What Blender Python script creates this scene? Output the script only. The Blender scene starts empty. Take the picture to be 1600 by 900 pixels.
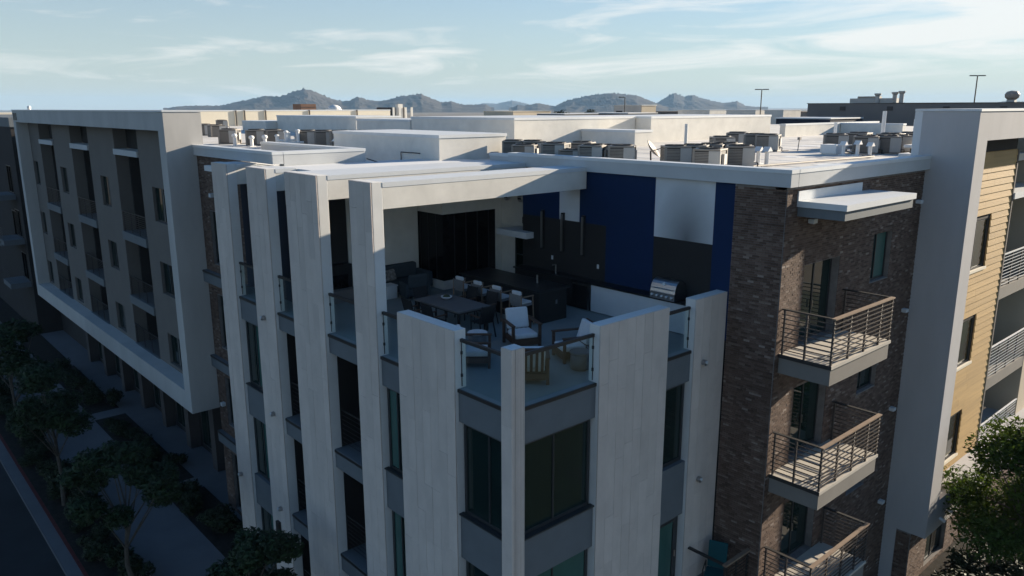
import bpy, bmesh, math, random
from mathutils import Vector, Matrix, noise
random.seed(7)
SC = bpy.context.scene
COL = SC.collection

# ------------------------------------------------------------------ camera, sky, sun, exposure
YAW, PITCH, ROLL = 0.841637, 0.228215, -0.001943
fw = Vector((math.cos(PITCH)*math.cos(YAW), math.cos(PITCH)*math.sin(YAW), -math.sin(PITCH)))
rt = Vector((math.sin(YAW), -math.cos(YAW), 0))
up = rt.cross(fw)
rt2 = rt*math.cos(ROLL)+up*math.sin(ROLL); up2 = -rt*math.sin(ROLL)+up*math.cos(ROLL)
cam = bpy.data.objects.new('camera', bpy.data.cameras.new('camera'))
COL.objects.link(cam)
m = Matrix((rt2, up2, -fw)).transposed().to_4x4()
m.translation = Vector((-10.88, -12.187, 17.578))
cam.matrix_world = m
cam.data.sensor_width = 36; cam.data.lens = 1215.74/1600*36
cam.data.clip_start = 0.1; cam.data.clip_end = 30000
SC.camera = cam

SUN_EL = math.radians(14.5)
SUN_ROT = math.radians(100.4)          # from +Y clockwise: low over the right-hand wing
w = bpy.data.worlds.new('World'); SC.world = w; w.use_nodes = True
nt = w.node_tree; N = nt.nodes; L = nt.links
bg = N['Background']
sky = N.new('ShaderNodeTexSky'); sky.sky_type = 'NISHITA'; sky.sun_disc = False
sky.sun_elevation = SUN_EL; sky.sun_rotation = SUN_ROT
sky.air_density = 0.9; sky.dust_density = 0.15; sky.ozone_density = 3.0; sky.altitude = 300
tc = N.new('ShaderNodeTexCoord')
sep = N.new('ShaderNodeSeparateXYZ'); L.new(tc.outputs['Generated'], sep.inputs[0])
zc = N.new('ShaderNodeMath'); zc.operation = 'MAXIMUM'; zc.inputs[1].default_value = 0.0
L.new(sep.outputs['Z'], zc.inputs[0])
def nm(op, x, y=None):
    n_ = N.new('ShaderNodeMath'); n_.operation = op
    for k_, v_ in enumerate((x, y)):
        if v_ is None: continue
        if hasattr(v_, 'is_linked'): L.new(v_, n_.inputs[k_])
        else: n_.inputs[k_].default_value = v_
    return n_.outputs[0]
az = nm('MULTIPLY', nm('ARCTAN2', sep.outputs['Y'], sep.outputs['X']), 180/math.pi)
el = nm('MULTIPLY', nm('ARCSINE', sep.outputs['Z']), 180/math.pi)
cb = N.new('ShaderNodeCombineXYZ'); L.new(nm('MULTIPLY', az, 0.085), cb.inputs[0]); L.new(nm('ADD', nm('MULTIPLY', el, 0.62), nm('MULTIPLY', az, 0.012)), cb.inputs[1])
cn = N.new('ShaderNodeTexNoise'); cn.inputs['Scale'].default_value = 1.0; cn.inputs['Detail'].default_value = 9; cn.inputs['Roughness'].default_value = 0.58; cn.inputs['Distortion'].default_value = 0.9
L.new(cb.outputs[0], cn.inputs['Vector'])
def bank(a0, e0, ra, re, w_):                      # a bank of cirrus at azimuth a0, elevation e0 (degrees)
    q = nm('ADD', nm('POWER', nm('DIVIDE', nm('SUBTRACT', az, a0), ra), 2.0), nm('POWER', nm('DIVIDE', nm('SUBTRACT', el, e0), re), 2.0))
    return nm('MULTIPLY', nm('DIVIDE', 1.0, nm('ADD', 1.0, q)), w_)
bk = nm('ADD', nm('ADD', bank(20, 5.2, 13, 2.4, 0.36), bank(67, 4.4, 7, 0.8, 0.20)), nm('ADD', bank(50, 2.9, 12, 0.9, 0.17), nm('ADD', bank(-40, 14, 30, 6, 0.2), bank(140, 12, 25, 5, 0.2))))
cr = N.new('ShaderNodeValToRGB'); cr.color_ramp.elements[0].position = 0.66; cr.color_ramp.elements[1].position = 0.90
cr.color_ramp.elements[0].color = (0, 0, 0, 1); cr.color_ramp.elements[1].color = (1, 1, 1, 1)
L.new(nm('ADD', cn.outputs['Fac'], bk), cr.inputs[0])
cf = N.new('ShaderNodeMath'); cf.operation = 'MULTIPLY'; cf.inputs[1].default_value = 0.78; L.new(cr.outputs[0], cf.inputs[0])
mx = N.new('ShaderNodeMix'); mx.data_type = 'RGBA'
hs0 = N.new('ShaderNodeHueSaturation'); hs0.inputs['Saturation'].default_value = 1.15; hs0.inputs['Value'].default_value = 0.95; L.new(sky.outputs[0], hs0.inputs['Color'])
vr = N.new('ShaderNodeValToRGB'); L.new(zc.outputs[0], vr.inputs[0]); e = vr.color_ramp.elements      # thin high veil, denser towards the horizon
e[0].position = 0.0; e[0].color = (0.88, 0.88, 0.88, 1); e[1].position = 0.55; e[1].color = (0, 0, 0, 1)
e = e.new(0.13); e.color = (0.52, 0.52, 0.52, 1)
mv = N.new('ShaderNodeMix'); mv.data_type = 'RGBA'; L.new(vr.outputs[0], mv.inputs['Factor']); L.new(hs0.outputs[0], mv.inputs['A']); mv.inputs['B'].default_value = (3.25, 3.6, 3.45, 1)
L.new(cf.outputs[0], mx.inputs['Factor']); L.new(mv.outputs['Result'], mx.inputs['A'])
mx.inputs['B'].default_value = (5.9, 5.8, 5.55, 1)
L.new(mx.outputs['Result'], bg.inputs['Color'])
bg.inputs['Strength'].default_value = 0.064

sd = bpy.data.lights.new('sun', 'SUN'); sun = bpy.data.objects.new('sun', sd); COL.objects.link(sun)
sd.energy = 4.7; sd.angle = math.radians(0.5); sd.color = (1.0, 0.87, 0.69)
sdir = Vector((math.sin(SUN_ROT)*math.cos(SUN_EL), math.cos(SUN_ROT)*math.cos(SUN_EL), math.sin(SUN_EL)))
sun.rotation_euler = sdir.to_track_quat('Z', 'Y').to_euler(); sun.location = (60, -20, 60)
SC.view_settings.view_transform = 'Standard'; SC.view_settings.look = 'None'
SC.view_settings.exposure = 1.43; SC.view_settings.gamma = 1.0

# ------------------------------------------------------------------ materials
def mat(name, col, rough=0.8, var=0.12, scale=1.5, bump=0.0, bscale=40, metal=0.0, stretch=(1, 1, 1), col2=None, spec=0.5, island=False, rnd=0.0):
    m = bpy.data.materials.new(name); m.use_nodes = True
    t = m.node_tree; n = t.nodes; l = t.links
    b = n['Principled BSDF']; b.inputs['Roughness'].default_value = rough; b.inputs['Metallic'].default_value = metal
    b.inputs['Specular IOR Level'].default_value = spec
    g = n.new('ShaderNodeNewGeometry'); mpn = n.new('ShaderNodeMapping'); mpn.inputs['Scale'].default_value = stretch
    l.new(g.outputs['Position'], mpn.inputs[0])
    nz = n.new('ShaderNodeTexNoise'); nz.inputs['Scale'].default_value = scale; nz.inputs['Detail'].default_value = 6; nz.inputs['Roughness'].default_value = 0.65
    l.new(mpn.outputs[0], nz.inputs['Vector'])
    r = n.new('ShaderNodeValToRGB')
    c2 = col2 or tuple(min(1, c*(1+var)) for c in col)
    c1 = col if col2 else tuple(c*(1-var) for c in col)
    r.color_ramp.elements[0].position = 0.32; r.color_ramp.elements[1].position = 0.68
    r.color_ramp.elements[0].color = (*c1, 1); r.color_ramp.elements[1].color = (*c2, 1)
    l.new(nz.outputs['Fac'], r.inputs[0])
    out = r.outputs[0]
    if rnd:
        hs = n.new('ShaderNodeHueSaturation')
        mr = n.new('ShaderNodeMapRange'); mr.inputs['To Min'].default_value = 1-rnd; mr.inputs['To Max'].default_value = 1+rnd
        if island: l.new(g.outputs['Random Per Island'], mr.inputs['Value'])
        else:
            oi = n.new('ShaderNodeObjectInfo'); l.new(oi.outputs['Random'], mr.inputs['Value'])
        l.new(mr.outputs[0], hs.inputs['Value']); l.new(out, hs.inputs['Color']); out = hs.outputs[0]
    l.new(out, b.inputs['Base Color'])
    if bump:
        nb = n.new('ShaderNodeTexNoise'); nb.inputs['Scale'].default_value = bscale; nb.inputs['Detail'].default_value = 4
        l.new(mpn.outputs[0], nb.inputs['Vector'])
        bp = n.new('ShaderNodeBump'); bp.inputs['Strength'].default_value = bump; bp.inputs['Distance'].default_value = 0.02
        l.new(nb.outputs['Fac'], bp.inputs['Height']); l.new(bp.outputs[0], b.inputs['Normal'])
    return m

def brick_mat(name, stops, rough=0.85):
    m = bpy.data.materials.new(name); m.use_nodes = True
    t = m.node_tree; n = t.nodes; l = t.links; b = n['Principled BSDF']; b.inputs['Roughness'].default_value = rough
    b.inputs['Specular IOR Level'].default_value = 0.25
    g = n.new('ShaderNodeNewGeometry'); r = n.new('ShaderNodeValToRGB')
    cr_ = r.color_ramp
    while len(cr_.elements) < len(stops): cr_.elements.new(0.5)
    for e, (p, c) in zip(cr_.elements, stops): e.position = p; e.color = (*c, 1)
    l.new(g.outputs['Random Per Island'], r.inputs[0])
    nz = n.new('ShaderNodeTexNoise'); nz.inputs['Scale'].default_value = 1.3; nz.inputs['Detail'].default_value = 7; l.new(g.outputs['Position'], nz.inputs['Vector'])
    mr = n.new('ShaderNodeMapRange'); mr.inputs['From Min'].default_value = 0.3; mr.inputs['From Max'].default_value = 0.7; mr.inputs['To Min'].default_value = 0.85; mr.inputs['To Max'].default_value = 1.15
    l.new(nz.outputs['Fac'], mr.inputs[0])
    hs = n.new('ShaderNodeHueSaturation'); l.new(r.outputs[0], hs.inputs['Color']); l.new(mr.outputs[0], hs.inputs['Value'])
    l.new(hs.outputs[0], b.inputs['Base Color'])
    nb = n.new('ShaderNodeTexNoise'); nb.inputs['Scale'].default_value = 30; l.new(g.outputs['Position'], nb.inputs['Vector'])
    bp = n.new('ShaderNodeBump'); bp.inputs['Strength'].default_value = 0.5; bp.inputs['Distance'].default_value = 0.01
    l.new(nb.outputs['Fac'], bp.inputs['Height']); l.new(bp.outputs[0], b.inputs['Normal'])
    return m

def leaf_mat(name, col, tl):
    m = mat(name, col, 0.75, 0.35, 1.2, rnd=0.5, island=True, spec=0.06)
    t = m.node_tree; n = t.nodes; l = t.links; b = n['Principled BSDF']; src = b.inputs['Base Color'].links[0].from_socket
    tr = n.new('ShaderNodeBsdfTranslucent'); mxr = n.new('ShaderNodeMix'); mxr.data_type = 'RGBA'; mxr.blend_type = 'MULTIPLY'; mxr.inputs['Factor'].default_value = 1; mxr.inputs['B'].default_value = (1.5, 1.35, 0.5, 1)
    l.new(src, mxr.inputs['A']); l.new(mxr.outputs['Result'], tr.inputs[0]); ms = n.new('ShaderNodeMixShader'); ms.inputs[0].default_value = tl
    l.new(b.outputs[0], ms.inputs[1]); l.new(tr.outputs[0], ms.inputs[2]); l.new(ms.outputs[0], n['Material Output'].inputs[0])
    return m

def clear_glass(name, tint=(0.93, 0.975, 0.965)):
    m = bpy.data.materials.new(name); m.use_nodes = True
    t = m.node_tree; n = t.nodes; l = t.links; n.remove(n['Principled BSDF'])
    tr = n.new('ShaderNodeBsdfTransparent'); tr.inputs[0].default_value = (*tint, 1)
    gl = n.new('ShaderNodeBsdfGlossy'); gl.inputs['Roughness'].default_value = 0.02
    ms = n.new('ShaderNodeMixShader'); ms.inputs[0].default_value = 0.07; l.new(tr.outputs[0], ms.inputs[1]); l.new(gl.outputs[0], ms.inputs[2])
    l.new(ms.outputs[0], n['Material Output'].inputs[0])
    return m

M = {
 'board': mat('board_formed_concrete', (0.60, 0.525, 0.465), 0.9, 0.07, 1.6, 0.25, 20, stretch=(1.3, 1.3, 0.8), rnd=0.05, spec=0.2),
 'finbody': mat('fin_stucco', (0.66, 0.655, 0.63), 0.9, 0.05, 1.2, 0.15, 60, spec=0.2),
 'white': mat('white_stucco', (0.68, 0.655, 0.60), 0.9, 0.09, 1.1, 0.15, 60, spec=0.2),
 'frame': mat('grey_stucco', (0.475, 0.46, 0.435), 0.9, 0.08, 0.9, 0.12, 70, stretch=(1, 1, 0.3), spec=0.2),
 'panel': mat('grey_panel_stucco', (0.44, 0.43, 0.43), 0.9, 0.06, 0.9, 0.12, 70, stretch=(1, 1, 0.3), spec=0.2),
 'taupe': mat('taupe_stucco', (0.165, 0.15, 0.135), 0.9, 0.06, 0.9, 0.12, 70, spec=0.2),
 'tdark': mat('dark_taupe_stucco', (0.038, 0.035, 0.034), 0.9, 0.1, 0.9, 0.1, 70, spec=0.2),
 'slate': mat('slate_grey_panel', (0.14, 0.155, 0.165), 0.75, 0.07, 1.5, 0.05, 60, spec=0.3),
 'coping': mat('metal_coping', (0.60, 0.62, 0.63), 0.5, 0.04, 2, spec=0.5),
 'parapet': mat('parapet_stucco', (0.50, 0.51, 0.51), 0.85, 0.05, 1.0, 0.1, 60, spec=0.2),
 'deck': mat('white_roof_membrane', (0.52, 0.49, 0.44), 0.85, 0.10, 0.45, 0.06, 20, col2=(0.70, 0.68, 0.645), spec=0.2),
 'lowroof': mat('white_roof_coating', (0.68, 0.69, 0.69), 0.8, 0.05, 0.8, spec=0.2),
 'blue': mat('navy_blue_paint', (0.005, 0.022, 0.075), 0.8, 0.06, 1.0, 0.08, 70, spec=0.25),
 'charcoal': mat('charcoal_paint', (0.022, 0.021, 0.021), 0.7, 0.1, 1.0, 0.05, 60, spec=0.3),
 'black': mat('black_stone', (0.010, 0.011, 0.013), 0.35, 0.2, 6, spec=0.5),
 'metal': mat('dark_bronze_metal', (0.028, 0.025, 0.024), 0.5, 0.1, 5, spec=0.4),
 'steel': mat('brushed_steel', (0.42, 0.42, 0.43), 0.32, 0.08, 30, metal=1.0, stretch=(1, 1, 8)),
 'wframe': mat('bronze_window_frame', (0.03, 0.032, 0.034), 0.45, 0.1, 5),
 'pane': mat('dark_window_glass', (0.008, 0.020, 0.018), 0.04, 0.3, 0.5, spec=0.5),
 'lounge': mat('black_lounge_glass', (0.004, 0.004, 0.005), 0.15, 0.3, 0.5, spec=0.15),
 'teal': mat('green_tinted_blind', (0.045, 0.115, 0.10), 0.25, 0.12, 1.2, stretch=(1, 1, 0.2), spec=0.6),
 'curtain': mat('pale_curtain', (0.22, 0.22, 0.20), 0.6, 0.2, 3, stretch=(8, 8, 0.2), spec=0.5),
 'guard': clear_glass('guard_glass'),
 'tfloor': mat('terrace_concrete', (0.225, 0.255, 0.252), 0.8, 0.08, 0.8, 0.05, 40, spec=0.25),
 'balc': mat('balcony_concrete', (0.47, 0.43, 0.37), 0.85, 0.08, 2.0, 0.1, 60, spec=0.2),
 'balcface': mat('balcony_fascia_paint', (0.21, 0.195, 0.175), 0.8, 0.06, 1.0, 0.05, 60, spec=0.2),
 'mortar': mat('grey_mortar', (0.21, 0.195, 0.185), 0.95, 0.2, 3, 0.3, 60, spec=0.1),
 'brick': brick_mat('brown_brick', [(0.0, (0.080, 0.052, 0.040)), (0.25, (0.115, 0.076, 0.058)), (0.6, (0.138, 0.092, 0.070)), (0.88, (0.16, 0.112, 0.088)), (0.97, (0.20, 0.150, 0.122)), (1.0, (0.29, 0.235, 0.20))]),
 'siding': mat('tan_wood_siding', (0.42, 0.275, 0.115), 0.7, 0.14, 1.2, 0.2, 12, stretch=(0.25, 1, 6), rnd=0.07, spec=0.25),
 'unit': mat('taupe_condenser_metal', (0.26, 0.232, 0.20), 0.55, 0.08, 3, rnd=0.12, spec=0.4),
 'unitdark': mat('condenser_grille', (0.045, 0.042, 0.040), 0.6, 0.1, 3),
 'unitlight': mat('condenser_service_panel', (0.40, 0.385, 0.36), 0.5, 0.06, 3, rnd=0.08),
 'pvc': mat('white_pipe', (0.78, 0.77, 0.74), 0.6, 0.05, 3),
 'soil': mat('planting_bed_soil', (0.030, 0.026, 0.022), 0.95, 0.35, 3.0, 0.6, 20, spec=0.1),
 'lawn': mat('mown_lawn', (0.024, 0.036, 0.014), 0.95, 0.35, 0.5, 0.4, 30, spec=0.1),
 'railm': mat('rail_metal', (0.060, 0.048, 0.042), 0.45, 0.1, 5, spec=0.5),
 'walk': mat('concrete_walk', (0.15, 0.15, 0.155), 0.9, 0.08, 0.7, 0.1, 40, spec=0.2),
 'asphalt': mat('asphalt', (0.035, 0.036, 0.038), 0.9, 0.15, 0.6, 0.3, 60, spec=0.2),
 'kerb': mat('concrete_gutter', (0.14, 0.14, 0.145), 0.9, 0.08, 1.0, 0.1, 40, spec=0.2),
 'redkerb': mat('red_kerb_paint', (0.10, 0.022, 0.02), 0.8, 0.2, 3.0, spec=0.2),
 'ground': mat('desert_ground', (0.20, 0.165, 0.125), 0.95, 0.25, 0.01, spec=0.1),
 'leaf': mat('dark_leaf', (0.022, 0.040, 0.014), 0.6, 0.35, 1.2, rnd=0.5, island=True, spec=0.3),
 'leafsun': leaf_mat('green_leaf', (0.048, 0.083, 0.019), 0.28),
 'shrub': mat('shrub_leaf', (0.026, 0.036, 0.016), 0.65, 0.35, 2.0, rnd=0.5, island=True, spec=0.2),
 'bark': mat('bark', (0.10, 0.085, 0.07), 0.95, 0.25, 4, 0.5, 20, spec=0.1),
 'wood': mat('brown_teak', (0.085, 0.048, 0.032), 0.6, 0.2, 3, stretch=(1, 1, 5), spec=0.3),
 'rope': mat('grey_rope', (0.19, 0.19, 0.19), 0.9, 0.1, 20, spec=0.2),
 'tanleg': mat('tan_timber', (0.23, 0.16, 0.11), 0.7, 0.15, 4, spec=0.3),
 'cushion': mat('white_cushion', (0.62, 0.63, 0.64), 0.95, 0.04, 6, 0.2, 150, spec=0.1),
 'sofa': mat('slate_blue_fabric', (0.055, 0.07, 0.082), 0.95, 0.1, 6, 0.2, 150, spec=0.1),
 'pattern': mat('patterned_cushion', (0.10, 0.09, 0.085), 0.95, 0.4, 9, col2=(0.45, 0.42, 0.38), spec=0.1),
 'dark': mat('dark_sling', (0.022, 0.022, 0.024), 0.7, 0.15, 8, spec=0.3),
 'ttop': mat('grey_table_top', (0.12, 0.122, 0.125), 0.55, 0.08, 4, spec=0.4),
 'cabinet': mat('white_cabinet', (0.58, 0.60, 0.61), 0.6, 0.04, 2, spec=0.3),
 'tealfab': mat('teal_sling', (0.010, 0.075, 0.085), 0.8, 0.1, 8, spec=0.2),
 'rust': mat('orange_brown_panel', (0.17, 0.10, 0.072), 0.8, 0.15, 1, spec=0.2),
 'cream': mat('cream_stucco', (0.70, 0.64, 0.52), 0.9, 0.05, 0.4, spec=0.2),
 'beige': mat('beige_stucco', (0.50, 0.43, 0.33), 0.9, 0.06, 0.3, spec=0.2),
 'greige': mat('grey_brown_stucco', (0.175, 0.165, 0.16), 0.9, 0.07, 0.15, spec=0.2),
 'bdark': mat('dark_brown_stucco', (0.075, 0.068, 0.066), 0.9, 0.08, 0.3, spec=0.2),
 'navy': mat('navy_band', (0.018, 0.024, 0.040), 0.8, 0.08, 0.3, spec=0.2),
 'rock': mat('desert_rock', (0.045, 0.039, 0.034), 0.95, 0.3, 0.012, col2=(0.105, 0.090, 0.075), spec=0.05),
 'board_white': mat('white_board', (0.70, 0.70, 0.68), 0.4, 0.03, 2),
}

# ------------------------------------------------------------------ helpers
class MB:
    def __init__(s): s.v = []; s.f = []
    def quad(s, a, b, c, d):
        i = len(s.v); s.v += [tuple(a), tuple(b), tuple(c), tuple(d)]; s.f.append((i, i+1, i+2, i+3)); return s
    def box(s, x0, x1, y0, y1, z0, z1):
        x0, x1 = min(x0, x1), max(x0, x1); y0, y1 = min(y0, y1), max(y0, y1); z0, z1 = min(z0, z1), max(z0, z1)
        i = len(s.v)
        s.v += [(x0, y0, z0), (x1, y0, z0), (x1, y1, z0), (x0, y1, z0), (x0, y0, z1), (x1, y0, z1), (x1, y1, z1), (x0, y1, z1)]
        s.f += [(i, i+3, i+2, i+1), (i+4, i+5, i+6, i+7), (i, i+1, i+5, i+4), (i+1, i+2, i+6, i+5), (i+2, i+3, i+7, i+6), (i+3, i, i+4, i+7)]
        return s
    def bar(s, p, q, r, sides=6, r2=None):
        p = Vector(p); q = Vector(q); d = (q-p).normalized(); a = d.orthogonal().normalized(); b = d.cross(a); i = len(s.v); r2 = r if r2 is None else r2
        for c, rr in ((p, r), (q, r2)):
            for k in range(sides):
                t = 2*math.pi*k/sides+math.pi/sides; s.v.append(tuple(c+a*rr*math.cos(t)+b*rr*math.sin(t)))
        for k in range(sides): s.f.append((i+k, i+(k+1) % sides, i+sides+(k+1) % sides, i+sides+k))
        s.f.append(tuple(i+k for k in reversed(range(sides)))); s.f.append(tuple(i+sides+k for k in range(sides)))
        return s
    def path(s, pts, r, sides=8):
        for a, b in zip(pts[:-1], pts[1:]): s.bar(a, b, r, sides)
        return s
    def lathe(s, cx, cy, prof, sides=16):
        i = len(s.v)
        for (r, z) in prof:
            for k in range(sides):
                t = 2*math.pi*k/sides; s.v.append((cx+r*math.cos(t), cy+r*math.sin(t), z))
        for j in range(len(prof)-1):
            for k in range(sides):
                s.f.append((i+j*sides+k, i+j*sides+(k+1) % sides, i+(j+1)*sides+(k+1) % sides, i+(j+1)*sides+k))
        s.f.append(tuple(i+k for k in reversed(range(sides)))); n = i+(len(prof)-1)*sides; s.f.append(tuple(n+k for k in range(sides)))
        return s
    def prism(s, poly, axis, a0, a1):
        """poly in the other two axes (in xyz order), extruded along axis"""
        i = len(s.v); n = len(poly)
        for a in (a0, a1):
            for (p, q) in poly:
                s.v.append({'x': (a, p, q), 'y': (p, a, q), 'z': (p, q, a)}[axis])
        s.f.append(tuple(range(i, i+n))); s.f.append(tuple(reversed(range(i+n, i+2*n))))
        for k in range(n): s.f.append((i+k, i+(k+1) % n, i+n+(k+1) % n, i+n+k))
        return s
    def xf(s, mtx):
        s.v = [tuple(mtx @ Vector(v)) for v in s.v]; return s
    def build(s, name, material, parent=None, bevel=0, smooth=False, label=None):
        me = bpy.data.meshes.new(name); me.from_pydata(s.v, [], s.f); me.update()
        bm = bmesh.new(); bm.from_mesh(me); bmesh.ops.recalc_face_normals(bm, faces=bm.faces); bm.to_mesh(me); bm.free()
        me.materials.append(M[material] if isinstance(material, str) else material)
        if smooth:
            for p in me.polygons: p.use_smooth = True
        o = bpy.data.objects.new(name, me); COL.objects.link(o)
        if parent: o.parent = parent
        if bevel:
            b = o.modifiers.new('edge', 'BEVEL'); b.width = bevel; b.segments = 2; b.limit_method = 'ANGLE'
        if label: o['label'] = label
        return o

def tag(o, label, cat=None, group=None):
    o['label'] = label
    if cat: o['category'] = cat
    if group: o['group'] = group
    return o
def thing(name, label, cat, loc=(0, 0, 0), rz=0, group=None):
    o = bpy.data.objects.new(name, None); COL.objects.link(o); o.location = loc; o.rotation_euler = (0, 0, rz); o.empty_display_size = 0.2
    return tag(o, label, cat, group)
def struct(o): o['kind'] = 'structure'; return o
def stuff(o): o['kind'] = 'stuff'; return o
def kids(o): return [c for c in o.children]
def copy_tree(o, parent=None):
    c = o.copy(); COL.objects.link(c)
    if parent: c.parent = parent
    for ch in kids(o): copy_tree(ch, c)
    return c
def bx(name, material, parent, x0, x1, y0, y1, z0, z1, bevel=0, label=None):
    return MB().box(x0, x1, y0, y1, z0, z1).build(name, material, parent, bevel, label=label)

# a facade box: face 'L' looks along -X from plane X=c, face 'R' looks along -Y from plane Y=c; a runs along the face, d inward
def fbox(mb, face, c, a0, a1, d0, d1, z0, z1):
    return mb.box(c+d0, c+d1, a0, a1, z0, z1) if face == 'L' else mb.box(a0, a1, c+d0, c+d1, z0, z1)

def window(parent, face, c, a0, a1, z0, z1, mull=(), trans=(), pane='pane', inset=0.10, fr=0.06, panes=None):
    """window part: bronze frame with mullions, each pane a sub-part; c is the wall plane, the frame sits inset behind it"""
    f = MB(); d0, d1 = inset, inset+0.07
    fbox(f, face, c, a0, a0+fr, d0, d1, z0, z1); fbox(f, face, c, a1-fr, a1, d0, d1, z0, z1)
    fbox(f, face, c, a0+fr, a1-fr, d0, d1, z0, z0+fr); fbox(f, face, c, a0+fr, a1-fr, d0, d1, z1-fr, z1)
    xs = [a0+fr]+[a0+(a1-a0)*t for t in mull]+[a1-fr]
    for t in mull:
        x = a0+(a1-a0)*t; fbox(f, face, c, x-0.025, x+0.025, d0+0.005, d1-0.005, z0+fr, z1-fr)
    for t in trans:
        z = z0+(z1-z0)*t; fbox(f, face, c, a0+fr, a1-fr, d0+0.008, d1-0.008, z-0.02, z+0.02)
    o = f.build('window', 'wframe', parent)
    for i in range(len(xs)-1):
        p = MB(); fbox(p, face, c, xs[i]+0.001, xs[i+1]-0.001, d0+0.03, d0+0.045, z0+fr+0.001, z1-fr-0.001)
        k = (panes[i] if panes else pane)
        p.build('pane', k, o)
    return o

CUBE = None
def piece(name, material, parent, x0, x1, y0, y1, z0, z1):
    """cheap repeated box piece: shared unit cube mesh per material, scaled"""
    key = name+material
    me = piece.cache.get(key)
    if me is None:
        mb = MB().box(-.5, .5, -.5, .5, -.5, .5); me = bpy.data.meshes.new(name); me.from_pydata(mb.v, [], mb.f); me.materials.append(M[material]); piece.cache[key] = me
    o = bpy.data.objects.new(name, me); COL.objects.link(o); o.parent = parent
    o.location = ((x0+x1)/2, (y0+y1)/2, (z0+z1)/2); o.scale = (abs(x1-x0), abs(y1-y0), abs(z1-z0))
    return o
piece.cache = {}

# ------------------------------------------------------------------ ground and street
struct(bx('ground', 'ground', None, -9000, 9000, -9000, 9000, -0.6, -0.35))
struct(bx('road', 'asphalt', None, -16.0, -5.88, -80, 140, -0.34, -0.14))
struct(bx('gutter_kerb', 'kerb', None, -5.878, -5.40, -80, 140, -0.34, 0.0))
struct(bx('red_kerb_line', 'redkerb', None, -5.398, -5.26, -80, 140, -0.34, 0.012))
struct(bx('opposite_pavement', 'walk', None, -24, -16.002, -80, 140, -0.34, 0.0))
struct(bx('planting_bed', 'soil', None, -5.258, -3.60, -80, 140, -0.34, 0.02))
struct(bx('pavement', 'walk', None, -3.598, -0.85, -80, 140, -0.34, 0.01))
for v0, v1 in ((-4, 9.0), (10.4, 22.95), (24.2, 35.2), (36.4, 47.0), (48.4, 100)):
    struct(bx('planting_bed', 'soil', None, -0.848, 0.80, v0, v1, -0.3, 0.02))
for v0, v1 in ((9.002, 10.398), (22.952, 24.198), (35.202, 36.398), (47.002, 48.398)):
    struct(bx('cross_path', 'walk', None, -0.848, 0.80, v0, v1, -0.3, 0.012))
struct(bx('building_path', 'walk', None, 0.802, 3.2, -4, 100, -0.3, 0.008))
struct(bx('garden_ground', 'lawn', None, 3.202, 14.5, -60, -1.9, -0.3, 0.0)); struct(bx('planting_bed', 'soil', None, 14.502, 60, -12, -1.9, -0.3, 0.0)); struct(bx('garden_ground', 'lawn', None, 14.502, 60, -60, -12.002, -0.3, 0.0)); struct(bx('opposite_lawn', 'lawn', None, -140, -24.002, -80, 140, -0.34, -0.02)); struct(bx('front_lawn', 'lawn', None, -5.2, 60, -140, -80.01, -0.34, -0.02))

# ------------------------------------------------------------------ the apartment building
B = thing('apartment_building', 'modern apartment building with tall pale concrete fins, dark brick wing and open roof terrace', 'building')
T = 10.95                                      # terrace floor
LV = [0.0, 3.58, 7.2]                          # lower balcony floors

def fin(face, a0, a1, z1, cols, z0=0.0, back=0.25):
    """a tall fin wall: pale stucco body, board-formed concrete boards on its outer face as sub-parts"""
    f = MB(); fbox(f, face, 0, a0, a1, -0.078, back, z0, z1)
    o = f.build('fin_wall', 'finbody', B, bevel=0.012)
    g = MB(); fbox(g, face, 0, a0+0.01, a1-0.01, -0.0855, -0.0785, z0, z1-0.012); g.build('joint_backing', 'charcoal', o)
    wd = (a1-a0)/cols; rnd = random.Random(int(a0*100)+cols)
    for c in range(cols):
        z = z1-0.002; x0 = a0+c*wd+0.003; x1 = a0+(c+1)*wd-0.003
        first = True
        while z > max(z0, 1.2):
            h = rnd.uniform(1.3, 2.5) if not first else rnd.uniform(0.7, 2.4); first = False
            zb = max(z-h, max(z0, 0.0)+0.0); pr = -0.085-0.028-rnd.uniform(0, 0.007)
            if face == 'L': piece('board', 'board', o, pr, -0.086, x0, x1, zb+0.0025, z-0.0025)
            else: piece('board', 'board', o, x0, x1, pr, -0.086, zb+0.0025, z-0.0025)
            z = zb
    return o
FT, FS = 15.68, 12.42
fin('L', 14.78, 16.09, FT, 4); fin('L', 11.68, 13.12, FT, 4); fin('L', 8.30, 10.31, FT, 6); fin('L', 5.38, 6.48, FT, 3)
fin('L', 1.95, 4.35, FS, 7); fin('R', 2.78, 5.50, FS, 8); fin('R', 6.71, 8.19, FS, 4, back=0.25)
# corner column with a ribbed right-hand face
cc = bx('corner_column', 'finbody', B, -0.085, 0.28, -0.085, 0.24, 0, FS, 0.01)
z = FS
rnd = random.Random(3)
while z > 0.5:
    zb = max(0, z-rnd.uniform(1.6, 2.6)); piece('board', 'board', cc, -0.115, -0.086, -0.115, 0.236, zb+0.0025, z-0.0025); z = zb
for k in range(8):
    x0 = -0.083+k*0.0455; dd = rnd.uniform(0.0, 0.018)
    piece('rib_board', 'board', cc, x0, x0+0.038, -0.112-dd, -0.086, 0.0, FS-0.003-rnd.random()*0.004)

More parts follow.
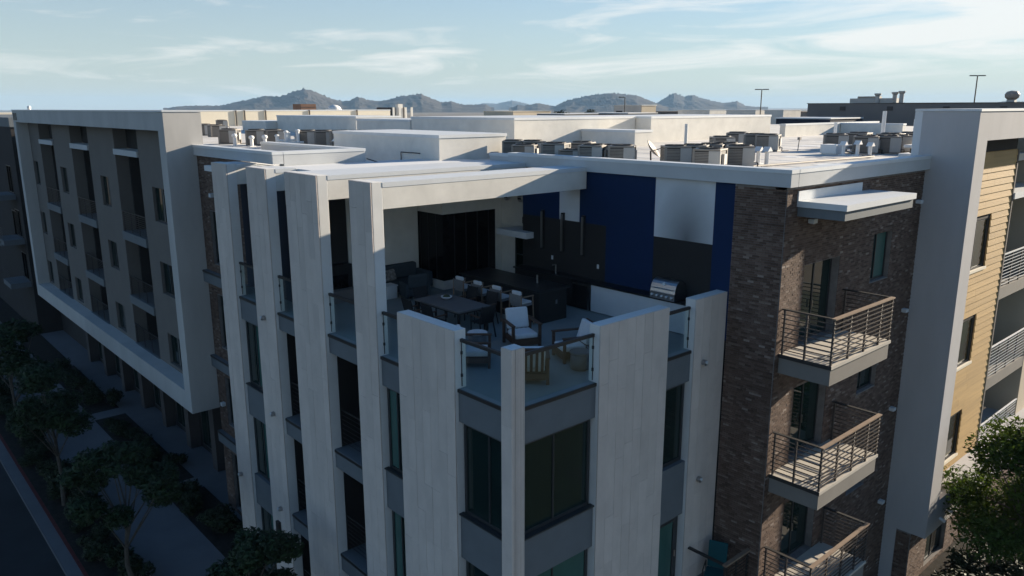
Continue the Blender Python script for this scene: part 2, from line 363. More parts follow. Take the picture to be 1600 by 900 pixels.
# terrace floor, slab bands between the fins, metal edge strips
bx('terrace_floor', 'tfloor', B, 0.02, 8.19, 0.02, 15.9, T-0.28, T)
def band(face, a0, a1, z0, z1, m='slate', d0=0.0, d1=0.30, name='slab_band'):
    mb = MB(); fbox(mb, face, 0, a0, a1, d0, d1, z0, z1); return mb.build(name, m, B)
GAPL = [(0.243, 1.947), (4.353, 5.377), (6.483, 8.297), (10.313, 11.677), (13.123, 14.777)]
GAPR = [(0.283, 2.777), (5.503, 6.707)]
for i, (a0, a1) in enumerate(GAPL):
    zb = 10.35 if i in (2, 3) else 10.10
    band('L', a0, a1, zb, T-0.09); band('L', a0, a1, T-0.088, T-0.004, 'metal', -0.03, 0.018, 'edge_strip')
for a0, a1 in GAPR:
    band('R', a0, a1, 10.04, T-0.09); band('R', a0, a1, T-0.088, T-0.004, 'metal', -0.03, 0.018, 'edge_strip')
# window bays below the terrace (bays 0, 1, 4 on the left face, both bays on the right face)
def win_bay(face, a0, a1, panes, mull, zs):
    for (z0, z1, pn) in zs:
        window(B, face, 0.0, a0+0.04, a1-0.04, z0, z1, mull=mull, panes=pn or panes, inset=0.12, fr=0.09)
for i, mull, pn in ((0, (0.42,), ('pane', 'pane')), (1, (0.5,), ('pane', 'teal')), (4, (0.5,), ('teal', 'pane'))):
    a0, a1 = GAPL[i]
    win_bay('L', a0, a1, pn, mull, [(7.62, 10.08, None), (4.0, 6.38, None), (0.35, 2.73, None)])
    band('L', a0, a1, 6.40, 7.60, name='spandrel_panel'); band('L', a0, a1, 2.75, 3.98, name='spandrel_panel'); band('L', a0, a1, 0, 0.33, name='spandrel_panel')
    band('L', a0, a1, 7.602, 7.64, 'wframe', -0.05, 0.1, 'window_sill')
a0, a1 = GAPR[0]
win_bay('R', a0, a1, ('pane', 'pane'), (0.47,), [(7.62, 10.02, None), (4.0, 6.44, ('teal', 'teal'))])
band('R', a0, a1, 6.46, 7.60, name='spandrel_panel'); band('R', a0, a1, 2.8, 3.98, name='spandrel_panel'); band('R', a0, a1, 0, 2.798, name='spandrel_panel')
band('R', a0, a1, 7.602, 7.64, 'wframe', -0.05, 0.1, 'window_sill')
a0, a1 = GAPR[1]
win_bay('R', a0, a1, ('pane',), (), [(7.62, 10.02, None)])
band('R', a0, a1, 5.93, 7.60, name='spandrel_panel')
d = window(B, 'R', 0.0, a0+0.04, a1-0.04, 3.6, 5.91, inset=0.12, fr=0.2, panes=('teal',)); d.name = 'door'
MB().bar((a1-0.16, 0.10, 4.55), (a1-0.16, 0.10, 4.75), 0.02).build('handle', 'steel', d)
band('R', a0, a1, 0, 3.58, name='spandrel_panel')
# patterned potted-plant shadow shapes behind the narrow right-hand window: a plant on the sill
# open balcony bays between fins 2-3 and 3-4
for i in (2, 3):
    a0, a1 = GAPL[i]
    for zf in LV:
        top = 10.35 if zf == 7.2 else zf+3.0
        bs = bx('balcony', 'slate', B, 0.0, 2.3, a0, a1, zf-0.6 if zf > 1 else -0.2, zf)
        MB().box(-0.02, 0.0, a0, a1, zf-0.10, zf-0.02).build('edge_strip', 'metal', bs)
        r = MB()
        for k in range(7): r.box(0.30, 0.312, a0, a1, zf+0.15+k*0.15, zf+0.162+k*0.15)
        r.box(0.285, 0.33, a0, a1, zf+1.2, zf+1.24)
        r.build('railing', 'metal', bs)
        if zf != 3.58 or True:
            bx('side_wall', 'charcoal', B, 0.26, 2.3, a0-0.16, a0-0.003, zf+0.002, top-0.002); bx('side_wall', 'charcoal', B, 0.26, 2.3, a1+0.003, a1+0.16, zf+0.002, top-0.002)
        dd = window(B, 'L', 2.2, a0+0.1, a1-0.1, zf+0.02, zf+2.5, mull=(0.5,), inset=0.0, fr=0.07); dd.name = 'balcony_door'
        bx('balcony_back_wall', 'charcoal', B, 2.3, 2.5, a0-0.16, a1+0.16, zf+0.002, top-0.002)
# solid core behind the bays
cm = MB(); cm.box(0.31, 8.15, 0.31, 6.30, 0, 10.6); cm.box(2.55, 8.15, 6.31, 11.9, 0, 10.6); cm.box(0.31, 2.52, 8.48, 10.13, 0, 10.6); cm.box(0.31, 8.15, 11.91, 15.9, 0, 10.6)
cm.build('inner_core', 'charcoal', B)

# glass guards on the terrace edge: glass leaf, handrail and clamps
def guard(face, a0, a1, z=T):
    g = MB(); fbox(g, face, 0, a0+0.02, a1-0.02, 0.10, 0.115, z+0.04, z+1.16); o = g.build('glass_guard', 'guard', B)
    h = MB(); fbox(h, face, 0, a0, a1, 0.07, 0.145, z+1.165, z+1.245); h.build('handrail', 'metal', o)
    for a in (a0+0.012, a1-0.012):
        for zz in (0.28, 0.85):
            c = MB(); fbox(c, face, 0, a-0.02, a+0.05 if a < (a0+a1)/2 else a+0.02, 0.085, 0.13, z+zz, z+zz+0.08); c.build('clamp', 'metal', o)
        c = MB(); fbox(c, face, 0, a-0.008, a+0.008, 0.1, 0.115, z+0.04, z+1.16); c.build('edge_seal', 'metal', o)
for a0, a1 in GAPL: guard('L', a0, a1)
for a0, a1 in GAPR: guard('R', a0, a1)

# trellis beams running back from the fins
BT, BB = 15.66, 14.95
for a0, a1, x1 in ((5.385, 6.475, 8.12), (8.305, 10.305, 8.12), (11.685, 13.115, 0.98), (14.785, 16.085, 0.98)):
    bm_ = bx('beam', 'white', B, 0.252, x1, a0, a1, BB, BT-0.13, 0.008)
    bx('beam_cap', 'coping', bm_, 0.252, x1, a0-0.012, a1+0.012, BT-0.129, BT)
# lounge roof between the beams and the main block
bx('lounge_roof', 'lowroof', B, 1.0, 8.05, 10.32, 13.12, BB+0.02, 15.63)
bx('lounge_roof', 'lowroof', B, 0.99, 1.9, 13.12, 16.4, BB+0.02, 15.58)
# lounge: glazed corner room on a white plinth
bx('plinth', 'white', B, 6.02, 9.3, 10.55, 12.3, T, T+0.32, 0.01)
bx('lounge_glazing', 'lounge', B, 6.09, 8.62, 10.62, 12.25, T+0.32, 13.76)
bx('lounge_fascia', 'white', B, 6.05, 8.64, 10.58, 12.25, 13.761, BB+0.015)
bx('lounge_jamb', 'white', B, 8.622, 9.3, 10.60, 10.8, T+0.32, 15.2)
for k in range(3): bx('mullion', 'charcoal', B, 6.07, 6.088, 11.0+k*0.5, 11.04+k*0.5, T+0.33, 13.75)
for k in range(4): bx('mullion', 'charcoal', B, 6.6+k*0.55, 6.64+k*0.55, 10.60, 10.618, T+0.33, 13.75)
bx('rear_terrace_wall', 'white', B, 3.0, 6.018, 12.1, 12.3, T, BB+0.015)
bx('dark_feature_wall', 'charcoal', B, 0.95, 2.995, 12.15, 12.4, T, BB+0.015)
fp = bx('fireplace', 'black', B, 1.1, 2.9, 11.75, 12.145, T, T+1.25)
MB().box(1.3, 2.7, 11.72, 11.749, T+0.35, T+0.9).build('firebox', 'lounge', fp)
bx('side_terrace_wall', 'navy', B, 0.98, 1.3, 12.41, 16.3, T, BB)
bx('hearth_ledge', 'greige', B, 1.0, 2.95, 11.35, 11.745, T, T+0.42)

# blue accent wall and bar niche
def wallp(name, m, v0, v1, z0, z1, x=8.2, d=0.4): return bx(name, m, B, x, x+d, v0, v1, z0, z1)
wallp('blue_wall_panel', 'blue', -0.165, 0.48, T, 15.5)
sp = wallp('white_wall_panel', 'cabinet', 0.482, 2.60, 13.70, 15.5)
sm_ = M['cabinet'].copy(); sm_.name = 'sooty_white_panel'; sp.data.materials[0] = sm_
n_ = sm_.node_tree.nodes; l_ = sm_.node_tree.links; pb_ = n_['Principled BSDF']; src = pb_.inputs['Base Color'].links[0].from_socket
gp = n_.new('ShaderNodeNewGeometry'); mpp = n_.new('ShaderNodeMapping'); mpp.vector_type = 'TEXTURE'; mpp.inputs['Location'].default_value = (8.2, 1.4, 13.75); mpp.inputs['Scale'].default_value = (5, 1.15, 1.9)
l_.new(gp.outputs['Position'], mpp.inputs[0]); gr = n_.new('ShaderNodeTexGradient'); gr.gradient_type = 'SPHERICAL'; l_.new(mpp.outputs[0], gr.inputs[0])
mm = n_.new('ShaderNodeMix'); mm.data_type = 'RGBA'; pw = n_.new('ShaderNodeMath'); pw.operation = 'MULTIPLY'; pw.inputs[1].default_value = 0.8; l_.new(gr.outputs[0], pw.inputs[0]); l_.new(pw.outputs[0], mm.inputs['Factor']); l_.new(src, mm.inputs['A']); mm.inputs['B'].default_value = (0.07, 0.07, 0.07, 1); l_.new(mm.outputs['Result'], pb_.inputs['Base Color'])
wallp('charcoal_wall_panel', 'charcoal', 0.482, 2.60, T, 13.698)
wallp('blue_wall_panel', 'blue', 2.602, 4.55, T, 15.5)
wallp('blue_wall_panel', 'blue', 4.552, 5.75, 13.80, 15.5); wallp('charcoal_wall_panel', 'charcoal', 4.552, 8.57, T, 13.798)
wallp('white_wall_panel', 'cabinet', 5.752, 6.70, 13.80, 15.5); wallp('blue_wall_panel', 'blue', 6.702, 8.57, 13.80, 15.5)
bx('bar_niche_wall', 'white', B, 8.95, 9.3, 8.575, 10.595, T, 15.2)
bx('niche_side_wall', 'white', B, 8.6, 8.949, 8.45, 8.57, T, 14.9)
dn = window(B, 'L', 8.94, 8.66, 9.75, T+0.32, T+1.95, mull=(0.5,), trans=(0.5,), inset=-0.06, fr=0.05); dn.name = 'bar_fridge'
bx('serving_canopy', 'cabinet', B, 7.82, 8.19, 7.98, 9.6, 12.98, 13.2); bx('canopy_top', 'cabinet', B, 8.192, 8.94, 8.62, 9.6, 13.0, 13.18)
bx('menu_screen', 'black', B, 8.88, 8.939, 8.75, 9.35, 13.3, 13.55)
for v in (10.2, 9.42):
    wl = MB().lathe(0, 0, [(0.13, 0.0), (0.15, 0.04), (0.15, 0.12), (0.11, 0.14)], 18).xf(Matrix.Translation((8.945, v, 14.25)) @ Matrix.Rotation(-math.pi/2, 4, 'Y')).build('round_wall_light', 'steel', B, smooth=False)
    MB().box(8.80, 8.83, v-0.09, v+0.09, 14.2, 14.26).build('light_louvre', 'metal', wl)
for v in (7.52, 6.53, 5.56):
    sc_ = bx('tube_wall_light', 'metal', B, 8.10, 8.198, v-0.10, v+0.0, 12.68, 14.05)
    MB().box(8.06, 8.10, v-0.085, v-0.02, 12.72, 14.0).build('diffuser', 'steel', sc_)
for v, zz in ((7.02, 12.41), (4.86, 12.40), (2.32, 12.38)): bx('socket_plate', 'cabinet', B, 8.18, 8.199, v-0.04, v+0.04, zz-0.07, zz+0.07)
# fitted kitchen run along the accent wall
bx('kitchen_cabinet', 'cabinet', B, 7.75, 8.19, 0.6, 4.75, T+0.03, T+0.92)
bx('kitchen_cabinet_dark', 'charcoal', B, 7.75, 8.19, 5.62, 8.5, T+0.03, T+0.92)
bx('kitchen_worktop', 'black', B, 7.70, 8.198, 0.55, 8.55, T+0.925, T+0.985)
fr_ = bx('undercounter_fridge', 'black', B, 7.74, 8.19, 4.78, 5.6, T+0.03, T+0.915)
MB().box(7.70, 7.738, 4.80, 4.86, T+0.05, T+0.9).build('handle', 'steel', fr_); MB().box(7.70, 7.738, 4.9, 5.55, T+0.84, T+0.89).build('handle', 'steel', fr_)
MB().bar((7.95, 6.6, T+0.985), (7.95, 6.6, T+1.3), 0.025).bar((7.95, 6.6, T+1.3), (7.78, 6.6, T+1.3), 0.02).build('tap', 'steel', B)

# ---- brick wing
def brick_wall(face, c, a0, a1, z0, z1, holes, name='brick_wall', bl=0.195, bh=0.066, seed=1, step=1.0):
    """backing wall with openings, its brick courses real geometry joined in one sub-part"""
    xs = sorted({a0, a1, *[h[0] for h in holes], *[h[1] for h in holes]}); zs = sorted({z0, z1, *[h[2] for h in holes], *[h[3] for h in holes]})
    w_ = MB()
    def inside(x, z): return any(h[0] < x < h[1] and h[2] < z < h[3] for h in holes)
    for i in range(len(xs)-1):
        j = 0
        while j < len(zs)-1:
            if inside((xs[i]+xs[i+1])/2, (zs[j]+zs[j+1])/2): j += 1; continue
            k = j
            while k+1 < len(zs)-1 and not inside((xs[i]+xs[i+1])/2, (zs[k+1]+zs[k+2])/2): k += 1
            fbox(w_, face, c, xs[i], xs[i+1], 0.0, 0.35, zs[j], zs[k+1]); j = k+1
    o = w_.build(name, 'mortar', B)
    rn = random.Random(seed); b = MB(); g = 0.009; z = z0; row = 0
    while z+bh <= z1+0.01:
        x = a0-(bl/2 if row % 2 else 0)
        while x < a1:
            p0, p1 = max(a0, x), min(a1, x+bl-g)
            if p1-p0 > 0.03:
                zc_ = z+bh/2
                clip = [h for h in holes if h[2]-0.02 < zc_ < h[3]+0.02]
                segs = [(p0, p1)]
                for h in clip:
                    ns = []
                    for s0, s1 in segs:
                        if s1 <= h[0] or s0 >= h[1]: ns.append((s0, s1)); continue
                        if s0 < h[0]: ns.append((s0, h[0]))
                        if s1 > h[1]: ns.append((h[1], s1))
                    segs = ns
                for s0, s1 in segs:
                    if s1-s0 > 0.03: fbox(b, face, c, s0, s1, -0.012-rn.random()*0.008, 0.001, z, z+bh-g)
            x += bl
        z += bh; row += 1
    stuff(b.build('bricks', 'brick', o))
    return o
WV = -1.72
bw_holes = [(13.73, 15.10, 12.10, 13.67), (9.42, 11.55, 10.9, 13.25), (9.42, 11.45, 7.3, 9.62), (9.42, 11.45, 3.66, 5.95), (13.6, 15.0, 8.35, 9.85), (13.6, 15.0, 4.7, 6.2), (9.42, 11.45, 0.05, 2.3), (13.6, 15, 1.0, 2.5)]
brick_wall('L', 8.2, -1.70, -0.17, 0, 15.5, [], seed=4)
brick_wall('R', WV, 8.2, 17.19, 0, 15.5, bw_holes, seed=5)
bx('corner_trim', 'coping', B, 8.195, 8.21, -0.172, -0.166, 0, 15.5)
window(B, 'R', WV, 13.73, 15.10, 12.10, 13.67, mull=(0.42,), panes=('pane', 'teal'), inset=0.14)
window(B, 'R', WV, 13.6, 15.0, 8.35, 9.85, mull=(0.42,), panes=('pane', 'pane'), inset=0.14)
window(B, 'R', WV, 13.6, 15.0, 4.7, 6.2, mull=(0.42,), panes=('pane', 'teal'), inset=0.14)
window(B, 'R', WV, 13.6, 15.0, 1.0, 2.5, mull=(0.42,), inset=0.14)
for z0, z1 in ((10.92, 13.23), (7.32, 9.60), (3.68, 5.93), (0.07, 2.28)):
    dw = window(B, 'R', WV, 9.44, 11.5 if z0 < 10 else 11.53, z0, z1, mull=(0.5,), panes=('pane', 'pane'), inset=0.22, fr=0.07); dw.name = 'balcony_door'
    MB().box(10.4, 10.43, WV+0.16, WV+0.2, z0+0.9, z0+1.15).build('handle', 'steel', dw)
bx('inner_core', 'charcoal', B, 9.35, 17.1, -1.3, 13, 0, 15.29)
# canopy over the top balcony
cp = MB().box(8.7, 13.05, -3.12, WV-0.025, 14.96, 15.12).build('canopy', 'coping', B)
bx('canopy_soffit', 'slate', cp, 8.76, 12.99, -3.06, WV-0.025, 14.70, 14.958)
bx('canopy_flashing', 'coping', cp, 8.7, 12.45, WV-0.065, WV-0.024, 15.122, 15.38)
# balconies
def balcony(z, full=True, x0=8.35, x1=12.0, v0=-3.27):
    s = bx('balcony', 'balcface', B, x0+0.04, x1-0.04, v0+0.04, WV-0.024, z-0.56, z-0.09)
    bx('deck', 'balc', s, x0, x1, v0, WV-0.023, z-0.088, z)
    bx('deck_edge', 'metal', s, x0-0.008, x0-0.001, v0, WV-0.023, z-0.10, z+0.012)
    e0, e1, f = x0+0.06, x1-0.06, v0+0.06
    for (px, py) in ((e0, WV-0.1), (e0, f), (e1, f), (e1, WV-0.1), (e0+(e1-e0)*0.27, f), (e0+(e1-e0)*0.54, f), (e0+(e1-e0)*0.80, f), (e0, (f+WV)/2)):
        piece('rail_post', 'railm', s, px-0.025, px+0.025, py-0.025, py+0.025, z, z+1.26)
    for k in range(9):
        zz = z+0.13+k*0.125
        piece('rail_bar', 'railm', s, e0-0.03, e1+0.03, f-0.046, f-0.024, zz, zz+0.026)
        for ex, sg in ((e0, -1), (e1, 1)):
            piece('rail_bar', 'railm', s, ex+sg*0.026, ex+sg*0.040, f-0.03, WV-0.03, zz, zz+0.026)
    bx('top_rail', 'bronze_rail' if False else 'tanleg', s, e0-0.05, e1+0.05, f-0.06, f+0.06, z+1.262, z+1.30)
    for ex in (e0, e1): bx('top_rail', 'metal', s, ex-0.05, ex+0.05, f+0.062, WV-0.03, z+1.262, z+1.295)
    return s
for z in (10.9, 7.28, 3.66): balcony(z)
# wall lights on the brick wing
for x, z in ((9.5, 14.5), (16.75, 14.45), (16.6, 10.7), (16.5, 7.1), (16.45, 3.5)):
    wl = MB().box(x-0.10, x+0.10, WV-0.20, WV-0.02, z-0.05, z+0.07).build('wall_light', 'cabinet', B, 0.01)
    MB().box(x-0.06, x+0.06, WV-0.16, WV-0.05, z-0.07, z-0.05).build('lens', 'steel', wl)
# small balcony tucked beside the brick corner
nb_ = bx('balcony', 'slate', B, 6.9, 8.18, -1.45, -0.12, 3.06, 3.58)
bx('top_rail', 'tanleg', nb_, 6.9, 8.18, -1.45, -1.33, 4.74, 4.80); bx('top_rail', 'metal', nb_, 6.9, 7.0, -1.32, -0.13, 4.74, 4.79)
for k in range(9): piece('rail_bar', 'metal', nb_, 6.93, 8.17, -1.42, -1.405, 3.7+k*0.11, 3.715+k*0.11)
for x in (6.93, 7.55, 8.13): piece('rail_post', 'metal', nb_, x-0.02, x+0.02, -1.40, -1.36, 3.58, 4.74)
# spot lights on the fins
def spot(face, a, z):
    c = Vector((-0.14, a, z)) if face == 'L' else Vector((a, -0.14, z)); n_ = Vector((-1, 0, 0)) if face == 'L' else Vector((0, -1, 0))
    o = MB().bar(c, c+n_*0.10, 0.085, 14).build('fin_light', 'steel', B)
    MB().bar(c+n_*0.101+Vector((0, 0, 0.02)), c+n_*0.13+Vector((0, 0, 0.02)), 0.05, 10).build('lens', 'cabinet', o)
for a, z in ((12.5, 10.62), (12.3, 7.2), (12.3, 3.57), (15.7, 3.66)): spot('L', a, z)
for a, z in ((7.15, 10.53), (7.22, 6.91), (7.2, 3.4)): spot('R', a, z)
bx('junction_box', 'metal', B, -0.22, -0.115, 12.45, 12.68, 2.55, 2.95)

# ---- parapets, roof decks, penthouse
def parapet(x0, x1, y0, y1, z0=15.52, z1=15.98):
    p = bx('parapet', 'parapet', B, x0, x1, y0, y1, z0, z1-0.10)
    lx = x1-x0 > y1-y0; a0, a1 = (x0-0.02, x1+0.02) if lx else (y0-0.02, y1+0.02); n_ = max(1, round((a1-a0)/3.0))
    for k in range(n_):
        s0 = a0+(a1-a0)*k/n_+0.004; s1 = a0+(a1-a0)*(k+1)/n_-0.004
        if lx: piece('coping', 'coping', p, s0, s1, y0-0.02, y1+0.02, z1-0.099, z1)
        else: piece('coping', 'coping', p, x0-0.02, x1+0.02, s0, s1, z1-0.099, z1)
parapet(8.06, 8.45, -1.88, 9.2); parapet(8.47, 17.2, -1.88, -1.5)
parapet(8.2, 8.45, 9.23, 10.4, 15.3, 15.92)
parapet(0.86, 1.25, 13.13, 20.44, 15.70, 16.12); parapet(1.27, 4.48, 13.13, 13.5, 15.3, 16.12); parapet(4.1, 4.48, 13.53, 21.2, 15.3, 16.12)
bx('roof_deck', 'deck', B, 8.46, 75, -1.49, 13.1, 15.3, 15.60)
bx('roof_deck', 'deck', B, 1.26, 4.09, 13.51, 21.2, 15.3, 15.602); bx('roof_deck', 'deck', B, 1.26, 75, 21.21, 90, 15.3, 15.603); bx('roof_deck', 'deck', B, 8.46, 75, 13.101, 21.2, 15.3, 15.601)
bx('low_roof', 'lowroof', B, 4.49, 8.45, 13.0, 21.2, 15.1, 15.395)
for k in range(16): piece('membrane_seam', 'lowroof', B, 8.7+k*2.6, 8.78+k*2.6, -1.45, 13.0, 15.601, 15.609)
for k in range(9): piece('membrane_seam', 'lowroof', B, 5.0, 60, 22.0+k*2.9, 22.08+k*2.9, 15.604, 15.612)
for x, y, w_, h_ in ((15.2, 0.6, 1.1, 0.7), (18.4, 3.6, 0.8, 0.8), (20.3, 8.8, 1.4, 0.9), (27.5, 7.4, 1.0, 1.2), (33.0, 9.6, 1.2, 0.8)): piece('membrane_patch', 'lowroof', B, x, x+w_, y, y+h_, 15.601, 15.607)
def rbox(name, m, x0, x1, y0, y1, z0, z1, cap=True):
    o = bx(name, m, B, x0, x1, y0, y1, z0, z1-0.12 if cap else z1)
    if cap: bx('coping', 'coping', o, x0-0.03, x1+0.03, y0-0.03, y1+0.03, z1-0.119, z1)
    return o
rbox('penthouse', 'white', 6.82, 10.15, 11.7, 19.6, 15.3, 16.57)
MB().path([(4.45, 13.0, 15.75), (5.2, 12.6, 15.46), (6.4, 12.6, 15.44)], 0.02).build('conduit', 'metal', B)
MB().path([(6.77, 14.2, 15.85), (6.77, 12.9, 15.85)], 0.02).bar((6.77, 14.2, 15.42), (6.77, 14.2, 15.85), 0.02).build('conduit', 'metal', B)
bx('roof_box', 'cabinet', B, 9.9, 10.3, 11.2, 11.6, 15.61, 16.0)
rbox('roof_volume', 'white', 20, 24, 39.8, 53.0, 15.6, 16.95); rbox('roof_volume', 'white', 19, 22, 53.1, 58.0, 15.6, 16.46)
rbox('roof_volume', 'white', 16, 20, 26.9, 33, 15.6, 16.88); rbox('roof_volume', 'white', 16, 25.5, 17.7, 26.8, 15.6, 17.06)
rbox('roof_volume', 'white', 20.9, 22.3, 13.9, 17.65, 15.6, 16.42); rbox('roof_volume', 'white', 20.9, 25.55, 17.66, 23.9, 15.6, 16.36) if False else None
rbox('roof_volume', 'white', 25.6, 38.6, 16.6, 24, 15.6, 17.05)
rbox('roof_screen_wall', 'white', 38.65, 53, 15.5, 15.9, 15.6, 16.45)
rbox('roof_screen_wall', 'white', 46.5, 47.0, 11.0, 15.45, 15.6, 16.42)
rbox('roof_volume', 'cream', 18, 46, 75, 80, 15.6, 17.32)
for x in (25.5, 26.5, 29.0, 34.5, 41): bx('downpipe', 'bdark', B, x, x+0.12, 74.85, 74.97, 15.6, 17.3)

# ---- left wing: big grey frame around a taupe facade
FV0, FV1, FZ0, FZ1 = 20.45, 50.2, 4.72, 17.42
fs = bx('frame_surround', 'frame', B, -0.2, 1.3, FV0, FV0+0.72, FZ0, FZ1)
bx('frame_member', 'frame', fs, -0.2, 1.3, FV1-0.72, FV1, FZ0, FZ1)
bx('frame_member', 'frame', fs, -0.201, 1.3, FV0+0.721, FV1-0.721, FZ1-0.74, FZ1+0.002)
bx('frame_member', 'frame', fs, -0.201, 1.3, FV0+0.721, FV1-0.721, FZ0-0.002, FZ0+0.88)
bx('frame_cap', 'coping', fs, -0.23, 1.33, FV0-0.03, FV1+0.03, FZ1+0.004, FZ1+0.07)
for k in range(3): bx('address_mark', 'metal', fs, -0.225, -0.202, FV1-0.5-k*0.42, FV1-0.3-k*0.42, FZ1-0.62, FZ1-0.14)
FU = 0.5
REC = [(26.4, 30.1), (34.85, 38.6), (42.9, 46.5)]
WINS = [(23.35, 24.95), (31.7, 33.25), (40.4, 41.9), (48.0, 49.3)]
WZ = [(12.55, 14.12), (9.18, 10.69), (5.77, 7.27)]
def facade(v0, v1, wn):
    holes = [(wn[0], wn[1], z0, z1) for z0, z1 in WZ]
    zs = [FZ0+0.88, 5.77, 7.27, 9.18, 10.69, 12.55, 14.12, FZ1-0.74]
    f = MB()
    f.box(FU, FU+0.6, v0, wn[0], zs[0], zs[-1]); f.box(FU, FU+0.6, wn[1], v1, zs[0], zs[-1])
    for k in range(0, 7, 2): f.box(FU, FU+0.6, wn[0], wn[1], zs[k], zs[k+1])
    f.build('facade_wall', 'taupe', B)
    for k, (z0, z1) in enumerate(WZ): window(B, 'L', FU, wn[0], wn[1], z0, z1, mull=(0.35, 0.48), panes=('pane', 'curtain' if (k+int(v0)) % 3 != 1 else 'pane', 'pane'), inset=0.12)
facade(FV0+0.721, 26.4, WINS[0]); facade(30.1, 34.85, WINS[1]); facade(38.6, 42.9, WINS[2]); facade(46.5, FV1-0.721, WINS[3])
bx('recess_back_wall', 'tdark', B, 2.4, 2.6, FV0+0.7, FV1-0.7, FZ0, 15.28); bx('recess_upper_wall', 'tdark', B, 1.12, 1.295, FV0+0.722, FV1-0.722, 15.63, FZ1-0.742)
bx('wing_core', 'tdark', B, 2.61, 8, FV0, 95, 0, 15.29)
for (v0, v1) in REC:
    bx('recess_canopy', 'parapet', B, 0.42, 1.9, v0-0.0+0.003, v1-0.003, 15.35, 15.62)
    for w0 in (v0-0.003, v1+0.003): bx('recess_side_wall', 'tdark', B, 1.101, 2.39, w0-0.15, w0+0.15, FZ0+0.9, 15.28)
    for zf in (11.53, 8.2, 5.62):
        bs = bx('balcony', 'slate', B, 0.42, 2.38, v0+0.004, v1-0.004, zf-0.42, zf)
        for k in range(9): piece('rail_bar', 'metal', bs, 0.5, 0.515, v0+0.004, v1-0.004, zf+0.1+k*0.1, zf+0.118+k*0.1)
        piece('top_rail', 'metal', bs, 0.48, 0.535, v0+0.004, v1-0.004, zf+1.0, zf+1.04)
        for t in (0.03, 0.33, 0.66, 0.97): piece('rail_post', 'metal', bs, 0.53, 0.56, v0+(v1-v0)*t-0.02, v0+(v1-v0)*t+0.02, zf, zf+1.0)
        dd = window(B, 'L', 2.35, v0+0.5, v1-0.5, zf+0.03, zf+2.3, mull=(0.5,), inset=-0.02); dd.name = 'balcony_door'
# ground storey under the frame and the brick recess beside it
bx('soffit', 'frame', B, 1.31, 2.6, FV0, FV1, 4.5, 4.7)
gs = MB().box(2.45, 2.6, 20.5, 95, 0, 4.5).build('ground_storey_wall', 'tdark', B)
for k, v in enumerate((22.0, 25.6, 29.4, 33.2, 37.0, 41, 45)):
    window(B, 'L', 2.45, v, v+1.6, 0.3, 2.9, mull=(0.5,), inset=-0.04)
    bx('ground_pilaster', 'bdark', B, 1.9, 2.44, v+2.0, v+2.6, 0, 4.49)
brick_wall('L', 1.0, 16.1, 20.44, 0, 15.7, [(17.0, 19.6, z0, z1) for z0, z1 in ((0.2, 2.9), (4.2, 6.4), (7.7, 10.0), (11.3, 13.5))], seed=9)
for z0, z1 in ((0.2, 2.9), (4.2, 6.4), (7.7, 10.0), (11.3, 13.5)): window(B, 'L', 1.0, 17.0, 19.6, z0, z1, mull=(0.5,), inset=0.12)
for z in (10.95, 7.2, 3.7):
    bs = bx('balcony', 'slate', B, 0.80, 0.975, 16.12, 20.43, z-0.5, z); bx('edge_strip', 'metal', bs, 0.78, 0.799, 16.12, 20.43, z-0.09, z-0.01)
wl = MB().box(0.82, 0.98, 18.9, 19.1, 14.1, 14.25).build('wall_light', 'cabinet', B); wl = MB().box(0.82, 0.98, 19.7, 19.9, 5.0, 5.15).build('wall_light', 'cabinet', B)
bx('recess_canopy', 'coping', B, 0.3, 0.97, 16.12, 17.9, 15.25, 15.45)

# ---- right wing: grey frame, tan lap siding, balconies
RF = -3.2
rs = bx('frame_surround', 'panel', B, 17.2, 18.15, RF, -1.45, 2.3, 17.42)
bx('frame_member', 'panel', rs, 18.152, 44, RF, -1.2, 16.48, 17.422)
bx('frame_member', 'panel', rs, 18.152, 44, RF, -1.2, 2.3, 3.5)
bx('frame_cap', 'coping', rs, 17.17, 44, RF-0.03, -1.2, 17.424, 17.50)
bx('frame_cap', 'coping', rs, 17.201, 18.15, -1.448, -1.2, 15.6, 17.42)
SV = -2.4
sdw = MB()
RW = [(20.5, 22.25, 11.6, 13.48), (20.35, 22.1, 7.80, 9.62), (20.2, 21.95, 3.92, 5.74)]
RX0, RX1 = 18.15, 24.3
def holes_box(mb, x0, x1, z0, z1, holes, d0, d1):
    zs = sorted({z0, z1, *[h[2] for h in holes], *[h[3] for h in holes]})
    for a, b in zip(zs[:-1], zs[1:]):
        h = [q for q in holes if q[2] <= (a+b)/2 <= q[3]]
        if h: mb.box(x0, h[0][0], SV+d0, SV+d1, a, b); mb.box(h[0][1], x1, SV+d0, SV+d1, a, b)
        else: mb.box(x0, x1, SV+d0, SV+d1, a, b)
holes_box(sdw, RX0+0.003, RX1, 3.502, 16.478, RW, 0.03, 0.5)
sw = sdw.build('siding_wall', 'tdark', B)
z = 3.51
while z < 15.95:
    zt = min(z+0.26, 15.95); segs = [(RX0+0.004, RX1)]
    for h in RW:
        if z < h[3] and zt > h[2]: segs = [(RX0+0.004, h[0]), (h[1], RX1)]
    for s0, s1 in segs:
        n_ = 2 if s1-s0 > 3 else 1; cut = s0+(s1-s0)*random.uniform(0.35, 0.65)
        for p0, p1 in ([(s0, s1)] if n_ == 1 else [(s0, cut-0.003), (cut+0.003, s1)]):
            lp = MB(); lp.prism([(SV-0.035, z), (SV+0.029, z), (SV+0.029, zt+0.02), (SV-0.005, zt-0.004)], 'x', p0, p1)
            lp.build('siding_plank', 'siding', sw)
    z += 0.26
